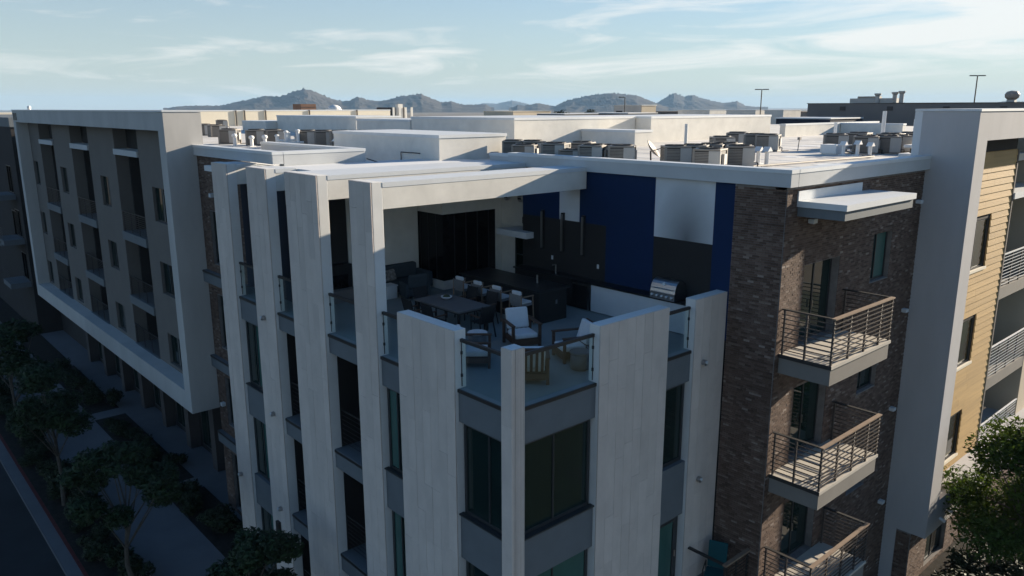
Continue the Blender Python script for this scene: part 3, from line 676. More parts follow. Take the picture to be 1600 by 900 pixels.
for h in RW:
    window(B, 'R', SV, h[0], h[1], h[2], h[3], mull=(0.3,), inset=0.06)
    bx('window_sill', 'cream', B, h[0]-0.05, h[1]+0.05, SV-0.06, SV+0.05, h[2]-0.10, h[2]-0.002)
bx('corner_board', 'taupe', B, RX1+0.002, RX1+0.12, SV-0.05, SV+0.4, 3.502, 15.95)
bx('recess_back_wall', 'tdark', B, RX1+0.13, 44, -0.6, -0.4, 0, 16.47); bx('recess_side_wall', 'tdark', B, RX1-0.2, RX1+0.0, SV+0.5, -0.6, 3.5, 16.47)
bx('recess_side_wall', 'beige', B, 29.5, 31.5, SV, -0.6, 3.5, 16.47)
for zf in (10.34, 6.4, 2.9):
    bs = bx('balcony', 'balcface', B, RX1+0.13, 29.49, SV+0.01, -0.61, zf-0.5, zf)
    for k in range(9): piece('rail_bar', 'cabinet', bs, RX1+0.13, 29.4, SV+0.02, SV+0.032, zf+0.12+k*0.14, zf+0.142+k*0.14)
    for x in (24.6, 25.8, 27.0, 28.2): piece('rail_post', 'metal', bs, x-0.03, x+0.03, SV+0.036, SV+0.08, zf, zf+1.36)
    piece('top_rail', 'cabinet', bs, RX1+0.13, 29.4, SV-0.01, SV+0.06, zf+1.38, zf+1.42)
    dd = window(B, 'R', -0.62, 25, 28.5, zf+0.05, zf+2.5, mull=(0.5,), inset=-0.05); dd.name = 'balcony_door'
bx('recess_canopy', 'coping', B, RX1+0.13, 29.49, SV-0.1, -0.61, 14.0, 14.25)
bx('wing_core', 'tdark', B, 18.0, 44, -0.39, 13, 0, 15.28)
brick_wall('R', -2.7, 17.22, 30, 0, 2.29, [(18.9, 20.9, 0.2, 2.0)], seed=12)
brick_wall('L', 17.215, -2.68, -2.2, 0, 2.29, [], seed=13)
bx('panel_leg', 'panel', B, 17.2, 17.6, -2.19, -1.45, 0, 2.298)
window(B, 'R', -2.7, 18.9, 20.9, 0.2, 2.0, mull=(0.5,), inset=0.12)
for x in (18.4, 19.3):
    wl = MB().bar((x, RF-0.01, 2.7), (x, RF-0.22, 2.62), 0.06, 10).build('wall_light', 'cabinet', B)
pb = MB().lathe(0, 0, [(0.02, 0)], 3) if False else None

# ------------------------------------------------------------------ rooftop equipment
def make_ac(w_=0.84, h=0.80):
    r = thing('condenser_unit', 'x', 'air conditioner')
    a = w_/2
    MB().box(-a+0.03, a-0.03, -a+0.03, a-0.03, 0.06, h-0.05).build('core', 'unitdark', r)
    s = MB()
    for sx in (-1, 1):
        for sy in (-1, 1): s.box(sx*(a-0.07), sx*a, sy*(a-0.07), sy*a, 0.02, h-0.04)
    s.box(-a, a, -a, a, 0.0, 0.06); s.box(-a, a, -a, a, h-0.06, h); s.build('casing', 'unit', r, 0.008)
    l = MB()
    for k in range(11):
        z = 0.10+k*0.055
        l.box(-a+0.01, a-0.01, -a+0.008, -a+0.03, z, z+0.034); l.box(-a+0.008, -a+0.03, -a+0.01, a-0.01, z, z+0.034)
    l.build('grille', 'unit', r)
    MB().lathe(0, 0, [(a*0.84, h+0.001), (a*0.84, h+0.045), (a*0.76, h+0.045), (a*0.76, h+0.01)], 20).build('fan_ring', 'unitdark', r)
    g = MB()
    for k in range(6):
        t = math.pi*k/6; g.bar((-a*0.78*math.cos(t), -a*0.78*math.sin(t), h+0.04), (a*0.78*math.cos(t), a*0.78*math.sin(t), h+0.04), 0.008, 4)
    g.build('fan_guard', 'metal', r)
    MB().box(a*0.2, a+0.015, -a-0.012, -a+0.05, 0.08, h-0.07).build('service_panel', 'unitlight', r)
    MB().box(a-0.03, a+0.05, -0.10, 0.16, 0.25, 0.62).build('disconnect_box', 'unitlight', r)
    MB().path([(a+0.02, -0.25, 0.2), (a+0.14, -0.25, 0.2), (a+0.14, -0.25, 0.03), (a+0.3, 0.3, 0.03)], 0.018, 5).build('refrigerant_line', 'metal', r)
    return r
AC = [  # x, y, turn, label, group
 (11.0, 45.9, .74, 'grey condenser unit at the far left end, first beside the pale frame top', 'far condensers by the pale frame'),
 (10.6, 42.7, .74, 'grey condenser unit right beside the unit next to the pale frame top', 'far condensers by the pale frame'),
 (12.5, 53.5, .74, 'small far condenser unit seen over the two units by the pale frame', 'far condensers by the white wall'),
 (19.5, 64.0, .74, 'lone dark condenser unit against the long cream wall, left of the blue-grey volume', 'far condensers by the white wall'),
 (6.9, 31.4, .74, 'wide brown condenser unit behind the first white gooseneck vents at left', 'condensers behind the left vents'),
 (7.4, 29.0, .74, 'brown condenser unit left of the middle pair behind the third gooseneck vent', 'condensers behind the left vents'),
 (7.95, 28.1, .74, 'brown condenser unit just left of the white pipe cluster', 'condensers behind the left vents'),
 (8.7, 25.7, .74, 'condenser unit just right of the white pipe cluster, first of four in a row', 'row of four left of the penthouse'),
 (9.2, 24.9, .74, 'second condenser from the white pipe cluster with a sunlit side', 'row of four left of the penthouse'),
 (9.65, 24.0, .74, 'third condenser from the white pipe cluster, darkest of that row', 'row of four left of the penthouse'),
 (10.2, 23.1, .74, 'condenser nearest the penthouse, fourth from the white pipe cluster', 'row of four left of the penthouse'),
 (9.9, 10.95, 0.7, 'condenser half hidden by the right edge of the penthouse', 'condensers behind the blue wall'),
 (9.4, 9.75, 0.6, 'low condenser in front, just right of the penthouse edge', 'condensers behind the blue wall'),
 (10.1, 10.05, 0.71, 'condenser behind the low one beside the penthouse edge', 'condensers behind the blue wall'),
 (9.4, 8.1, 0.71, 'dark condenser with an open fan top, midway between penthouse and dish', 'condensers behind the blue wall'),
 (9.35, 7.2, 0.52, 'lowest condenser, almost sunk behind the parapet above the blue wall', 'condensers behind the blue wall'),
 (9.5, 6.35, 0.7, 'condenser with a bright side panel, second left of the satellite dish', 'condensers behind the blue wall'),
 (10.0, 6.3, 0.68, 'condenser next left of the satellite dish but one, with pale sunlit side', 'condensers behind the blue wall'),
 (9.9, 5.4, 0.7, 'condenser standing immediately left of the satellite dish', 'condensers behind the blue wall'),
 (11.0, 4.0, 0.7, 'condenser standing immediately right of the satellite dish', 'condensers right of the dish'),
 (11.6, 3.65, 0.72, 'condenser second right of the satellite dish, beside the thin white pole', 'condensers right of the dish'),
 (10.3, 2.15, 0.7, 'nearest big condenser at the parapet with a maker plate on its front', 'condensers right of the dish'),
 (12.6, 3.65, 0.72, 'condenser right behind the thin white pole', 'condensers right of the dish'),
 (18.2, 6.95, 0.74, 'farther condenser left of the three spaced units by the lit white wall', 'condensers right of the dish'),
 (13.2, 3.45, 0.74, 'tall looking condenser between the nearest unit and the double vent', 'condensers right of the dish'),
 (12.3, 2.35, 0.72, 'condenser beside the pair of white vents at the roof corner', 'condensers right of the dish'),
 (23.6, 9.6, .74, 'first of three spaced condensers under the lit white wall', 'three spaced condensers'),
 (22.2, 7.8, .74, 'middle of three spaced condensers under the lit white wall', 'three spaced condensers'),
 (22.0, 7.0, .74, 'last of three spaced condensers under the lit white wall, standing by open roof', 'three spaced condensers'),
 (24.6, 5.1, .74, 'condenser at the left end of the row behind three mushroom vents', 'row of condensers by the grey frame'),
 (23.2, 3.05, .74, 'wide condenser behind the middle mushroom vent', 'row of condensers by the grey frame'),
 (23.9, 2.45, .74, 'condenser just right of the unit behind the middle mushroom vent', 'row of condensers by the grey frame'),
 (25.2, 2.55, .74, 'condenser next to last before the grey frame, in front of the white tube', 'row of condensers by the grey frame'),
 (29.5, 3.7, .74, 'condenser at the right end touching the grey frame edge', 'row of condensers by the grey frame'),
 (27.4, 5.3, .74, 'condenser half hidden behind the left end of the row by three mushroom vents', 'row of condensers by the grey frame'),
 (27.2, 3.7, .74, 'condenser in the second rank, seen between the row and the white tube', 'row of condensers by the grey frame'),
 (44.0, 7.6, .80, 'far dark condenser just beyond the end of the low screen wall', 'far condensers beyond the screen wall'),
 (43.0, 5.7, .80, 'far dark condenser standing left of the tall white vent tube', 'far condensers beyond the screen wall'),
 (11.2, 8.5, .68, 'condenser seen above the lowest unit sunk behind the parapet', 'condensers behind the blue wall'),
]
ac0 = make_ac()
rna = random.Random(8)
for i, (x, y, hh, lab, grp) in enumerate(AC):
    o = ac0 if i == 0 else copy_tree(ac0)
    o.location = (x, y, 15.623 if x < 8 and y < 13 else 15.604); o.rotation_euler = (0, 0, math.atan2(-12.19-y, -10.88-x)+math.pi/2+rna.uniform(-0.35, 0.25)); sc = 1.18 if y > 20 else 1.2 if x > 20 else 1.04; o.scale = (sc, sc, hh/0.8*(1.1 if y > 20 else 1.0)); tag(o, lab, 'air conditioner', grp)

def mushroom(x, y, lab, grp, h=0.45, s=1.0, gable=True):
    r = thing('roof_vent', lab, 'roof vent', (x, y, 15.603), 0, grp)
    MB().box(-0.14*s, 0.14*s, -0.14*s, 0.14*s, 0, 0.05).build('flashing', 'pvc', r)
    MB().bar((0, 0, 0.05), (0, 0, h), 0.075*s, 10).build('pipe', 'pvc', r)
    if gable: MB().prism([(-0.16*s, h-0.03), (0.16*s, h-0.03), (0, h+0.13)], 'y', -0.12*s, 0.12*s).build('cap', 'pvc', r)
    else: MB().lathe(0, 0, [(0.10*s, h-0.02), (0.125*s, h+0.05), (0.10*s, h+0.13), (0.03, h+0.16)], 12).build('cap', 'pvc', r, smooth=True)
    return r
mushroom(6.0, 28.6, 'white dome-capped vent pipe nearest the pale frame', 'dome-capped vents at left', 0.50, 1.2, False)
mushroom(6.4, 27.4, 'white dome-capped vent pipe in the middle of the left three', 'dome-capped vents at left', 0.42, 1.2, False)
mushroom(6.3, 25.6, 'white dome-capped vent pipe standing alone nearest the parapet corner', 'dome-capped vents at left', 0.50, 1.2, False)
mushroom(8.6, 22.6, 'white roof vent in front of the second condenser right of the pipe cluster', 'roof vents left of the penthouse', 0.4, 1.1)
mushroom(9.0, 21.4, 'white roof vent with gabled cap in front of the dark condenser by the penthouse', 'roof vents left of the penthouse', 0.4, 1.1)
mushroom(21.2, 3.06, 'white gabled mushroom vent, left of three by the right-hand condenser row', 'three gabled vents at right')
mushroom(21.2, 2.47, 'white gabled mushroom vent, tallest and middle of three at right', 'three gabled vents at right', 0.5)
mushroom(21.1, 1.91, 'white gabled mushroom vent, nearest the grey frame of three at right', 'three gabled vents at right')
mushroom(13.9, 2.6, 'white gabled vent touching the condenser at the roof corner', 'vents at the roof corner', 0.5)
mushroom(13.6, 2.1, 'white gabled vent standing free at the roof corner', 'vents at the roof corner', 0.52)
# white pipe cluster
r = thing('pipe_manifold', 'cluster of white pipes and valves on the roof between two condenser rows', 'roof equipment', (7.6, 25.6, 15.603))
MB().box(-0.7, 0.7, -0.5, 0.5, 0, 0.12).build('skid', 'pvc', r)
for k, (px, py, hh) in enumerate(((-0.5, 0.3, 0.55), (-0.2, -0.1, 0.75), (0.1, 0.2, 0.65), (0.4, -0.2, 0.8), (0.55, 0.3, 0.5))): MB().bar((px, py, 0.12), (px, py, hh), 0.09, 10).lathe(px, py, [(0.12, hh), (0.13, hh+0.06), (0.06, hh+0.1)], 10).build('riser', 'pvc', r)
MB().bar((-0.6, 0, 0.35), (0.65, 0, 0.35), 0.06, 8).bar((-0.6, -0.3, 0.25), (0.65, -0.3, 0.25), 0.05, 8).build('header_pipe', 'pvc', r)
# white hatch near the penthouse
r = thing('roof_hatch', 'low white domed roof hatch beside the left wall of the penthouse', 'roof hatch', (9.9, 20.6, 15.603))
MB().box(-0.5, 0.5, -0.5, 0.5, 0, 0.12).build('kerb', 'pvc', r); MB().lathe(0, 0, [(0.5, 0.12), (0.45, 0.22), (0.2, 0.28)], 14).build('dome', 'pvc', r, smooth=True)
# satellite dish with ballast
r = thing('satellite_dish', 'grey satellite dish on a ballasted frame behind the blue wall', 'satellite dish', (10.9, 4.95, 15.603), 0.5)
dm = MB(); prof = [(0.0, 0.0), (0.12, 0.012), (0.24, 0.05), (0.36, 0.11), (0.37, 0.125), (0.25, 0.075), (0.12, 0.035), (0.001, 0.02)]
dm.lathe(0, 0, [(max(r_, 0.002), z_) for r_, z_ in prof], 20).xf(Matrix.Translation((0, 0, 0.50)) @ Matrix.Rotation(math.radians(52), 4, 'X')); dm.build('dish', 'unit', r, smooth=True)
MB().bar((0, 0, 0.1), (0, 0.02, 0.5), 0.03).bar((0, 0.0, 0.48), (0.0, -0.42, 0.62), 0.015).build('mast', 'metal', r); MB().box(-0.05, 0.05, -0.47, -0.38, 0.58, 0.68).build('receiver', 'unitlight', r)
MB().box(-0.5, 0.5, -0.5, -0.46, 0.1, 0.14).box(-0.5, 0.5, 0.46, 0.5, 0.1, 0.14).box(-0.02, 0.02, -0.46, 0.46, 0.1, 0.14).build('frame', 'metal', r)
for k in range(5):
    MB().box(-0.5+k*0.21, -0.33+k*0.21, -0.58, -0.40, 0, 0.098).build('ballast_block', 'unitlight', r)
# ballast row at the parapet
for (x, y, z0, z1, nm, lab) in ((12.1, 4.4, 15.6, 17.0, 'roof_pole', 'thin white vent pole among the condensers right of the dish'), (30.5, 5.5, 15.6, 17.35, 'vent_tube', 'tall white vent tube behind the condensers by the grey frame'), (37, 11.2, 15.6, 16.62, 'vent_tube', 'short pale pipe in front of the far screen wall'), (45.0, 9.6, 15.6, 16.75, 'vent_tube', 'short white pipe at the end of the far screen wall')):
    r = thing(nm, lab, 'vent pipe', (x, y, 15.603)); MB().bar((0, 0, 0), (0, 0, z1-z0), 0.055 if nm == 'roof_pole' else 0.10, 10).build('pipe', 'pvc', r); MB().lathe(0, 0, [(0.16, 0), (0.16, 0.03), (0.1, 0.09)], 10).build('flashing', 'pvc', r)
r = thing('roof_box_unit', 'long low white ventilation box on the roof behind the parapet corner', 'roof equipment', (21.6, 3.75, 15.603)); MB().box(-0.35, 0.35, -0.35, 0.35, 0.05, 0.42).build('casing', 'pvc', r, 0.01); MB().box(0.352, 2.0, -0.2, 0.1, 0.22, 0.34).build('duct', 'pvc', r); MB().box(-0.3, 0.3, -0.3, 0.3, 0, 0.05).build('kerb', 'pvc', r)
r = thing('roof_bench_unit', 'white mushroom shaped exhaust cap beside the grey frame', 'roof equipment', (24.2, 1.2, 15.603)); MB().box(-0.22, 0.22, -0.22, 0.22, 0, 0.28).build('neck', 'pvc', r); MB().box(-0.48, 0.48, -0.48, 0.48, 0.28, 0.40).build('cap', 'pvc', r, 0.02)
r = thing('roof_kerb_box', 'flat white box on the roof edge left of the mushroom exhaust', 'roof equipment', (22.0, 0.7, 15.603)); MB().box(-0.5, 0.5, -0.25, 0.25, 0, 0.16).build('box', 'pvc', r); MB().bar((0, 0, 0.16), (0, 0, 0.35), 0.03).build('stub', 'metal', r)
r = thing('sign_post', 'small post with a square plate standing on the open sunlit roof', 'marker post', (22.9, 6.0, 15.603)); MB().bar((0, 0, 0), (0.08, 0, 0.55), 0.02).build('post', 'unit', r); MB().box(0.0, 0.16, -0.06, 0.06, 0.5, 0.62).build('plate', 'unit', r)
pl = MB().path([(9.2, 1.6, 15.66), (12, 1.9, 15.66), (20.5, 1.5, 15.66), (23.5, 4.2, 15.66)], 0.035, 6).build('conduit_run', 'unit', None); tag(pl, 'long grey conduit lying across the sunlit roof', 'conduit')

# ------------------------------------------------------------------ terrace furniture
def face_rz(dx_, dy_): return math.atan2(dy_, dx_)+math.pi/2       # furniture is modelled facing -Y
def make_lounge_chair():
    r = thing('lounge_chair', 'x', 'lounge chair')
    for sx in (-1, 1):
        MB().box(sx*0.36, sx*0.44, -0.42, -0.35, 0, 0.66).build('leg', 'wood', r, 0.006); MB().box(sx*0.36, sx*0.44, 0.36, 0.43, 0, 0.66).build('leg', 'wood', r, 0.006)
        MB().box(sx*0.35, sx*0.46, -0.44, 0.45, 0.662, 0.705).build('armrest', 'wood', r, 0.008)
    f = MB().box(-0.355, 0.355, -0.42, -0.37, 0.10, 0.30); f.box(-0.355, 0.355, 0.36, 0.41, 0.12, 0.28); f.box(-0.355, -0.31, -0.369, 0.359, 0.12, 0.28); f.box(0.31, 0.355, -0.369, 0.359, 0.12, 0.28)
    f.box(-0.309, 0.309, -0.369, 0.359, 0.24, 0.28); f.build('seat_frame', 'wood', r)
    R_ = Matrix.Translation((0, 0.30, 0.36)) @ Matrix.Rotation(math.radians(-18), 4, 'X')
    for k in range(5): MB().box(-0.30+k*0.135, -0.23+k*0.135, 0.06, 0.09, 0.0, 0.62).xf(R_).build('back_slat', 'wood', r)
    MB().box(-0.345, 0.345, 0.05, 0.10, 0.62, 0.68).xf(R_).build('back_rail', 'wood', r)
    s = MB().box(-0.335, 0.335, -0.40, 0.27, 0.285, 0.43).build('seat_cushion', 'cushion', r, 0.045, smooth=False)
    b = MB().box(-0.335, 0.335, -0.10, 0.05, 0.06, 0.66).xf(R_).build('back_cushion', 'cushion', r, 0.055)
    return r
lc = make_lounge_chair()
LCH = [(3.55, 3.55, (-.37, -.93), 'wooden lounge chair with white cushions facing the corner column'),
       (3.75, 1.75, (-.92, .4), 'wooden lounge chair with a tilted white back cushion, beside the right-hand fin'),
       (1.50, 3.15, (.75, -.66), 'wooden lounge chair seen from its side behind the left short fin'),
       (1.75, 1.25, (.66, .75), 'slat-backed lounge chair seen from behind, next to the corner column')]
for i, (x, y, d_, lab) in enumerate(LCH):
    o = lc if i == 0 else copy_tree(lc)
    o.location = (x, y, T); o.rotation_euler = (0, 0, face_rz(*d_)); tag(o, lab, 'lounge chair', 'teak lounge chairs on the terrace')
def drum(x, y, lab, top):
    r = thing('drum_table', lab, 'side table', (x, y, T), 0, 'round side tables')
    MB().lathe(0, 0, [(0.20, 0), (0.25, 0.03), (0.26, 0.25), (0.25, 0.44)], 24).build('base', 'ttop', r, smooth=True); MB().lathe(0, 0, [(0.27, 0.442), (0.285, 0.455), (0.285, 0.48), (0.27, 0.49)], 24).build('tabletop', top, r)
drum(2.38, 4.12, 'round side table with pale top beside the dining chair', 'cabinet'); drum(3.25, 0.98, 'round grey side table behind the glass guard at right', 'ttop')
# dining table, bowl and chairs
t = thing('dining_table', 'long grey dining table in the middle of the terrace', 'table', (3.2, 6.35, T))
MB().box(-0.62, 0.62, -1.12, 1.12, 0.74, 0.80).build('tabletop', 'ttop', t, 0.008); MB().box(-0.5, 0.5, -0.98, 0.98, 0.66, 0.738).build('apron', 'metal', t)
for sx in (-1, 1):
    for sy in (-1, 1): MB().box(sx*0.50, sx*0.57, sy*0.99, sy*1.06, 0, 0.738).build('leg', 'metal', t)
bo = thing('bowl', 'small pale bowl in the centre of the dining table', 'bowl', (3.3, 6.75, T+0.801))
MB().lathe(0, 0, [(0.07, 0), (0.15, 0.05), (0.18, 0.10), (0.165, 0.10), (0.12, 0.05), (0.02, 0.03)], 20).build('vessel', 'cabinet', bo, smooth=True); MB().lathe(0, 0, [(0.13, 0.06), (0.10, 0.12), (0.02, 0.15)], 12).build('filling', 'leaf', bo, smooth=True)
def make_dining_chair():
    r = thing('dining_chair', 'x', 'dining chair')
    for sx in (-1, 1):
        MB().bar((sx*0.25, -0.24, 0), (sx*0.24, -0.22, 0.64), 0.022, 6).build('leg', 'dark', r); MB().bar((sx*0.27, 0.30, 0), (sx*0.24, 0.2, 0.5), 0.022, 6).bar((sx*0.24, 0.2, 0.5), (sx*0.24, 0.33, 1.0), 0.02, 6).build('leg', 'dark', r)
        MB().box(sx*0.215, sx*0.275, -0.26, 0.24, 0.64, 0.67).build('armrest', 'wood', r)
    MB().box(-0.23, 0.23, -0.25, 0.22, 0.44, 0.475).build('seat', 'dark', r, 0.01)
    MB().box(-0.225, 0.225, 0.20, 0.225, 0.47, 1.0).xf(Matrix.Translation((0, 0.21, 0.47)) @ Matrix.Rotation(math.radians(-13), 4, 'X') @ Matrix.Translation((0, -0.21, -0.47))).build('backrest', 'dark', r, 0.008)
    return r
dc = make_dining_chair()
DCH = [(2.25, 6.95, (1, 0), 'dark dining chair at the far left side of the table'), (2.25, 5.95, (1, .05), 'dark dining chair at the near left side of the table'),
       (4.2, 6.95, (-1, 0), 'dark dining chair between the table and the far counter stools'), (4.2, 5.95, (-1, -.05), 'dark dining chair between the table and the nearer counter stools'),
       (3.25, 4.95, (.05, 1), 'dark dining chair at the near end of the table by the round side table'), (3.2, 7.75, (0, -1), 'dark dining chair at the far end of the table')]
for i, (x, y, d_, lab) in enumerate(DCH):
    o = dc if i == 0 else copy_tree(dc)
    o.location = (x, y, T); o.rotation_euler = (0, 0, face_rz(*d_)); tag(o, lab, 'dining chair', 'dark chairs round the dining table')
# island and counter stools
isl = thing('bar_island', 'long black bar island in front of the accent wall', 'kitchen island', (6.0, 6.7, T))
MB().box(-0.60, 0.60, -1.95, 1.95, 0, 1.0).build('body', 'charcoal', isl); MB().box(-0.68, 0.68, -2.02, 2.02, 1.001, 1.06).build('worktop', 'black', isl, 0.006)
MB().box(0.1, 0.17, -1.965, -1.951, 0.55, 0.68).build('socket', 'steel', isl); MB().bar((0.2, -1.0, 1.06), (0.2, -1.0, 1.32), 0.03).build('tap', 'steel', isl)
def make_stool():
    r = thing('counter_stool', 'x', 'bar stool')
    for sx in (-1, 1):
        MB().bar((sx*0.28, -0.27, 0), (sx*0.25, -0.24, 0.92), 0.024, 6).build('leg', 'tanleg', r); MB().bar((sx*0.28, 0.28, 0), (sx*0.25, 0.25, 1.02), 0.024, 6).build('leg', 'tanleg', r)
        MB().box(sx*0.235, sx*0.285, -0.27, 0.24, 0.921, 0.95).build('armrest', 'tanleg', r)
    MB().box(-0.245, 0.245, -0.25, 0.24, 0.62, 0.70).build('seat', 'rope', r, 0.02)
    MB().box(-0.23, 0.23, -0.24, 0.19, 0.702, 0.77).build('seat_cushion', 'cushion', r, 0.03)
    MB().box(-0.25, 0.25, 0.23, 0.27, 0.70, 1.0).build('backrest', 'rope', r, 0.015)
    MB().box(-0.19, 0.19, 0.10, 0.20, 0.76, 1.12).xf(Matrix.Translation((0, 0.15, 0.8)) @ Matrix.Rotation(math.radians(-12), 4, 'X') @ Matrix.Translation((0, -0.15, -0.8))).build('back_pillow', 'cushion', r, 0.045)
    b = MB().bar((-0.27, -0.25, 0.25), (0.27, -0.25, 0.25), 0.016, 6).build('footrest', 'tanleg', r)
    return r
st = make_stool()
for i, (y, lab) in enumerate(((5.15, 'counter stool nearest the corner column, its arm and seat in view'), (6.1, 'second counter stool from the near end of the island'), (7.05, 'third counter stool from the near end of the island'), (8.0, 'farthest counter stool by the dark glazed room'))):
    o = st if i == 0 else copy_tree(st)
    o.location = (5.0, y, T); o.rotation_euler = (0, 0, face_rz(1, 0.03)); tag(o, lab, 'bar stool', 'rope counter stools with white pillows')
# grill
g = thing('gas_grill', 'stainless steel gas grill built in below the white wall panel', 'grill', (7.92, 1.75, T+0.99))
MB().box(-0.32, 0.26, -0.46, 0.46, 0, 0.22).build('firebox', 'steel', g, 0.01)
hp = [(-0.30, 0.222)]+[(-0.30+0.02+0.54*(1-math.cos(a))/2, 0.222+0.36*math.sin(a)**0.8) for a in [math.pi*k/10 for k in range(1, 10)]]+[(0.25, 0.222)]
MB().prism(hp, 'y', -0.45, 0.45).build('hood', 'steel', g); MB().bar((-0.34, -0.38, 0.34), (-0.34, 0.38, 0.34), 0.018, 8).build('handle', 'steel', g)
MB().bar((-0.22, 0.0, 0.46), (-0.245, 0.0, 0.47), 0.05, 10).build('thermometer', 'cabinet', g)
for k in range(5): MB().bar((-0.321, -0.36+k*0.18, 0.11), (-0.37, -0.36+k*0.18, 0.11), 0.035, 10).build('knob', 'cabinet', g)
# sofa, pillow, armchair, cube table
s = thing('sofa', 'slate blue sofa against the white wall at the back of the terrace', 'sofa', (4.55, 11.55, T))
MB().box(-1.15, 1.15, -0.45, 0.45, 0.08, 0.42).build('seat', 'sofa', s, 0.05); MB().box(-1.15, 1.15, 0.22, 0.48, 0.421, 0.95).build('backrest', 'sofa', s, 0.07)
for sx in (-1, 1): MB().box(sx*1.16, sx*1.40, -0.45, 0.48, 0.08, 0.66).build('armrest', 'sofa', s, 0.05)
p = MB().box(-0.26, 0.26, -0.08, 0.08, 0, 0.42).xf(Matrix.Translation((4.4, 11.55, T+0.43)) @ Matrix.Rotation(0.3, 4, 'Z') @ Matrix.Rotation(-0.3, 4, 'X')).build('pillow', 'pattern', None, 0.06); tag(p, 'patterned pillow lying on the slate blue sofa', 'pillow')
ac_ = thing('armchair', 'dark armchair standing between the sofa and the dining table', 'armchair', (4.55, 10.3, T), face_rz(.2, .9))
MB().box(-0.36, 0.36, -0.36, 0.36, 0.12, 0.42).build('seat', 'sofa', ac_, 0.05); MB().box(-0.36, 0.36, 0.24, 0.40, 0.42, 0.92).build('backrest', 'sofa', ac_, 0.07)
for sx in (-1, 1): MB().box(sx*0.361, sx*0.46, -0.34, 0.38, 0.10, 0.60).build('armrest', 'sofa', ac_, 0.03)
cb_ = thing('cube_table', 'white cube side table standing behind the fourth tall fin', 'side table', (3.85, 10.9, T)); MB().box(-0.22, 0.22, -0.22, 0.22, 0, 0.44).build('body', 'cabinet', cb_, 0.012); MB().box(-0.24, 0.24, -0.24, 0.24, 0.442, 0.48).build('tabletop', 'cabinet', cb_)
# low white planter bench seen between fins 2 and 3
lb = thing('low_bench', 'low pale bench seen through the gap between second and third fin', 'bench', (0.9, 10.9, T)); MB().box(-0.5, 0.5, -0.2, 0.2, 0.3, 0.40).build('seat', 'tfloor', lb); MB().box(-0.4, -0.3, -0.18, 0.18, 0, 0.3).build('leg', 'tfloor', lb); MB().box(0.3, 0.4, -0.18, 0.18, 0, 0.3).build('leg', 'tfloor', lb)
# teal chair on the low balcony beside the brick corner
tcr = thing('patio_chair', 'teal sling patio chair on the small balcony beside the brick corner', 'patio chair', (7.45, -0.75, 3.58), face_rz(-0.9, -0.4))
MB().box(-0.28, 0.28, -0.28, 0.26, 0.40, 0.45).build('seat', 'tealfab', tcr, 0.02); MB().box(-0.28, 0.28, 0.24, 0.29, 0.45, 1.25).xf(Matrix.Translation((0, 0.25, 0.45)) @ Matrix.Rotation(-0.2, 4, 'X') @ Matrix.Translation((0, -0.25, -0.45))).build('backrest', 'tealfab', tcr, 0.02)
for sx in (-1, 1): MB().path([(sx*0.31, -0.3, 0), (sx*0.31, -0.3, 0.62), (sx*0.31, 0.2, 0.66), (sx*0.31, 0.34, 0)], 0.022, 6).build('leg', 'metal', tcr)
# paddle board on a right-wing balcony
pb = thing('paddle_board', 'white rounded board with a dark emblem leaning on a right-wing balcony', 'board', (25.6, -1.6, 6.4), 0)
prof = [(0.34*math.sin(math.pi*min(1, max(0, t)))**0.45, 2.5*t) for t in [k/14 for k in range(15)]]
poly = [(x_, z_) for x_, z_ in prof]+[(-x_, z_) for x_, z_ in reversed(prof[1:-1])]
MB().prism(poly, 'y', -0.06, 0.06).xf(Matrix.Rotation(0.15, 4, 'Y')).build('body', 'board_white', pb, 0.02); MB().lathe(0, 0, [(0.09, 0), (0.09, 0.012)], 14).xf(Matrix.Translation((0.27, -0.062, 1.75)) @ Matrix.Rotation(math.pi/2, 4, 'X')).build('emblem', 'metal', pb)

# ------------------------------------------------------------------ planting
def leaf_crown(name, material, parent, centres, n, size, seed, flat=0.8):
    """many small leaf faces on and inside overlapping clumps, with gaps"""
    rn = random.Random(seed); b = MB()
    wts = [c[3]**2 for c in centres]
    for _ in range(n):
        c = rn.choices(centres, wts)[0]
        d = Vector((rn.gauss(0, 1), rn.gauss(0, 1), rn.gauss(0, 1))).normalized()
        rr = c[3]*(rn.random()**0.45)
        p = Vector((c[0], c[1], c[2]))+Vector((d.x*rr, d.y*rr, d.z*rr*flat))
        s_ = size*rn.uniform(0.6, 1.3)
        a = Vector((rn.gauss(0, 1), rn.gauss(0, 1), rn.gauss(0, 0.6))).normalized(); q = a.cross((d+Vector((0, 0, 0.6))).normalized())
        if q.length < 0.1: continue
        q.normalize(); i = len(b.v)
        up_ = a.cross(q)*0.18*s_
        b.v += [tuple(p-a*s_), tuple(p+q*s_*0.42-up_), tuple(p+a*s_), tuple(p-q*s_*0.42-up_)]; b.f.append((i, i+1, i+2, i+3))
    me = bpy.data.meshes.new(name); me.from_pydata(b.v, [], b.f); me.materials.append(M[material])
    o = bpy.data.objects.new(name, me); COL.objects.link(o); o.parent = parent
    return o
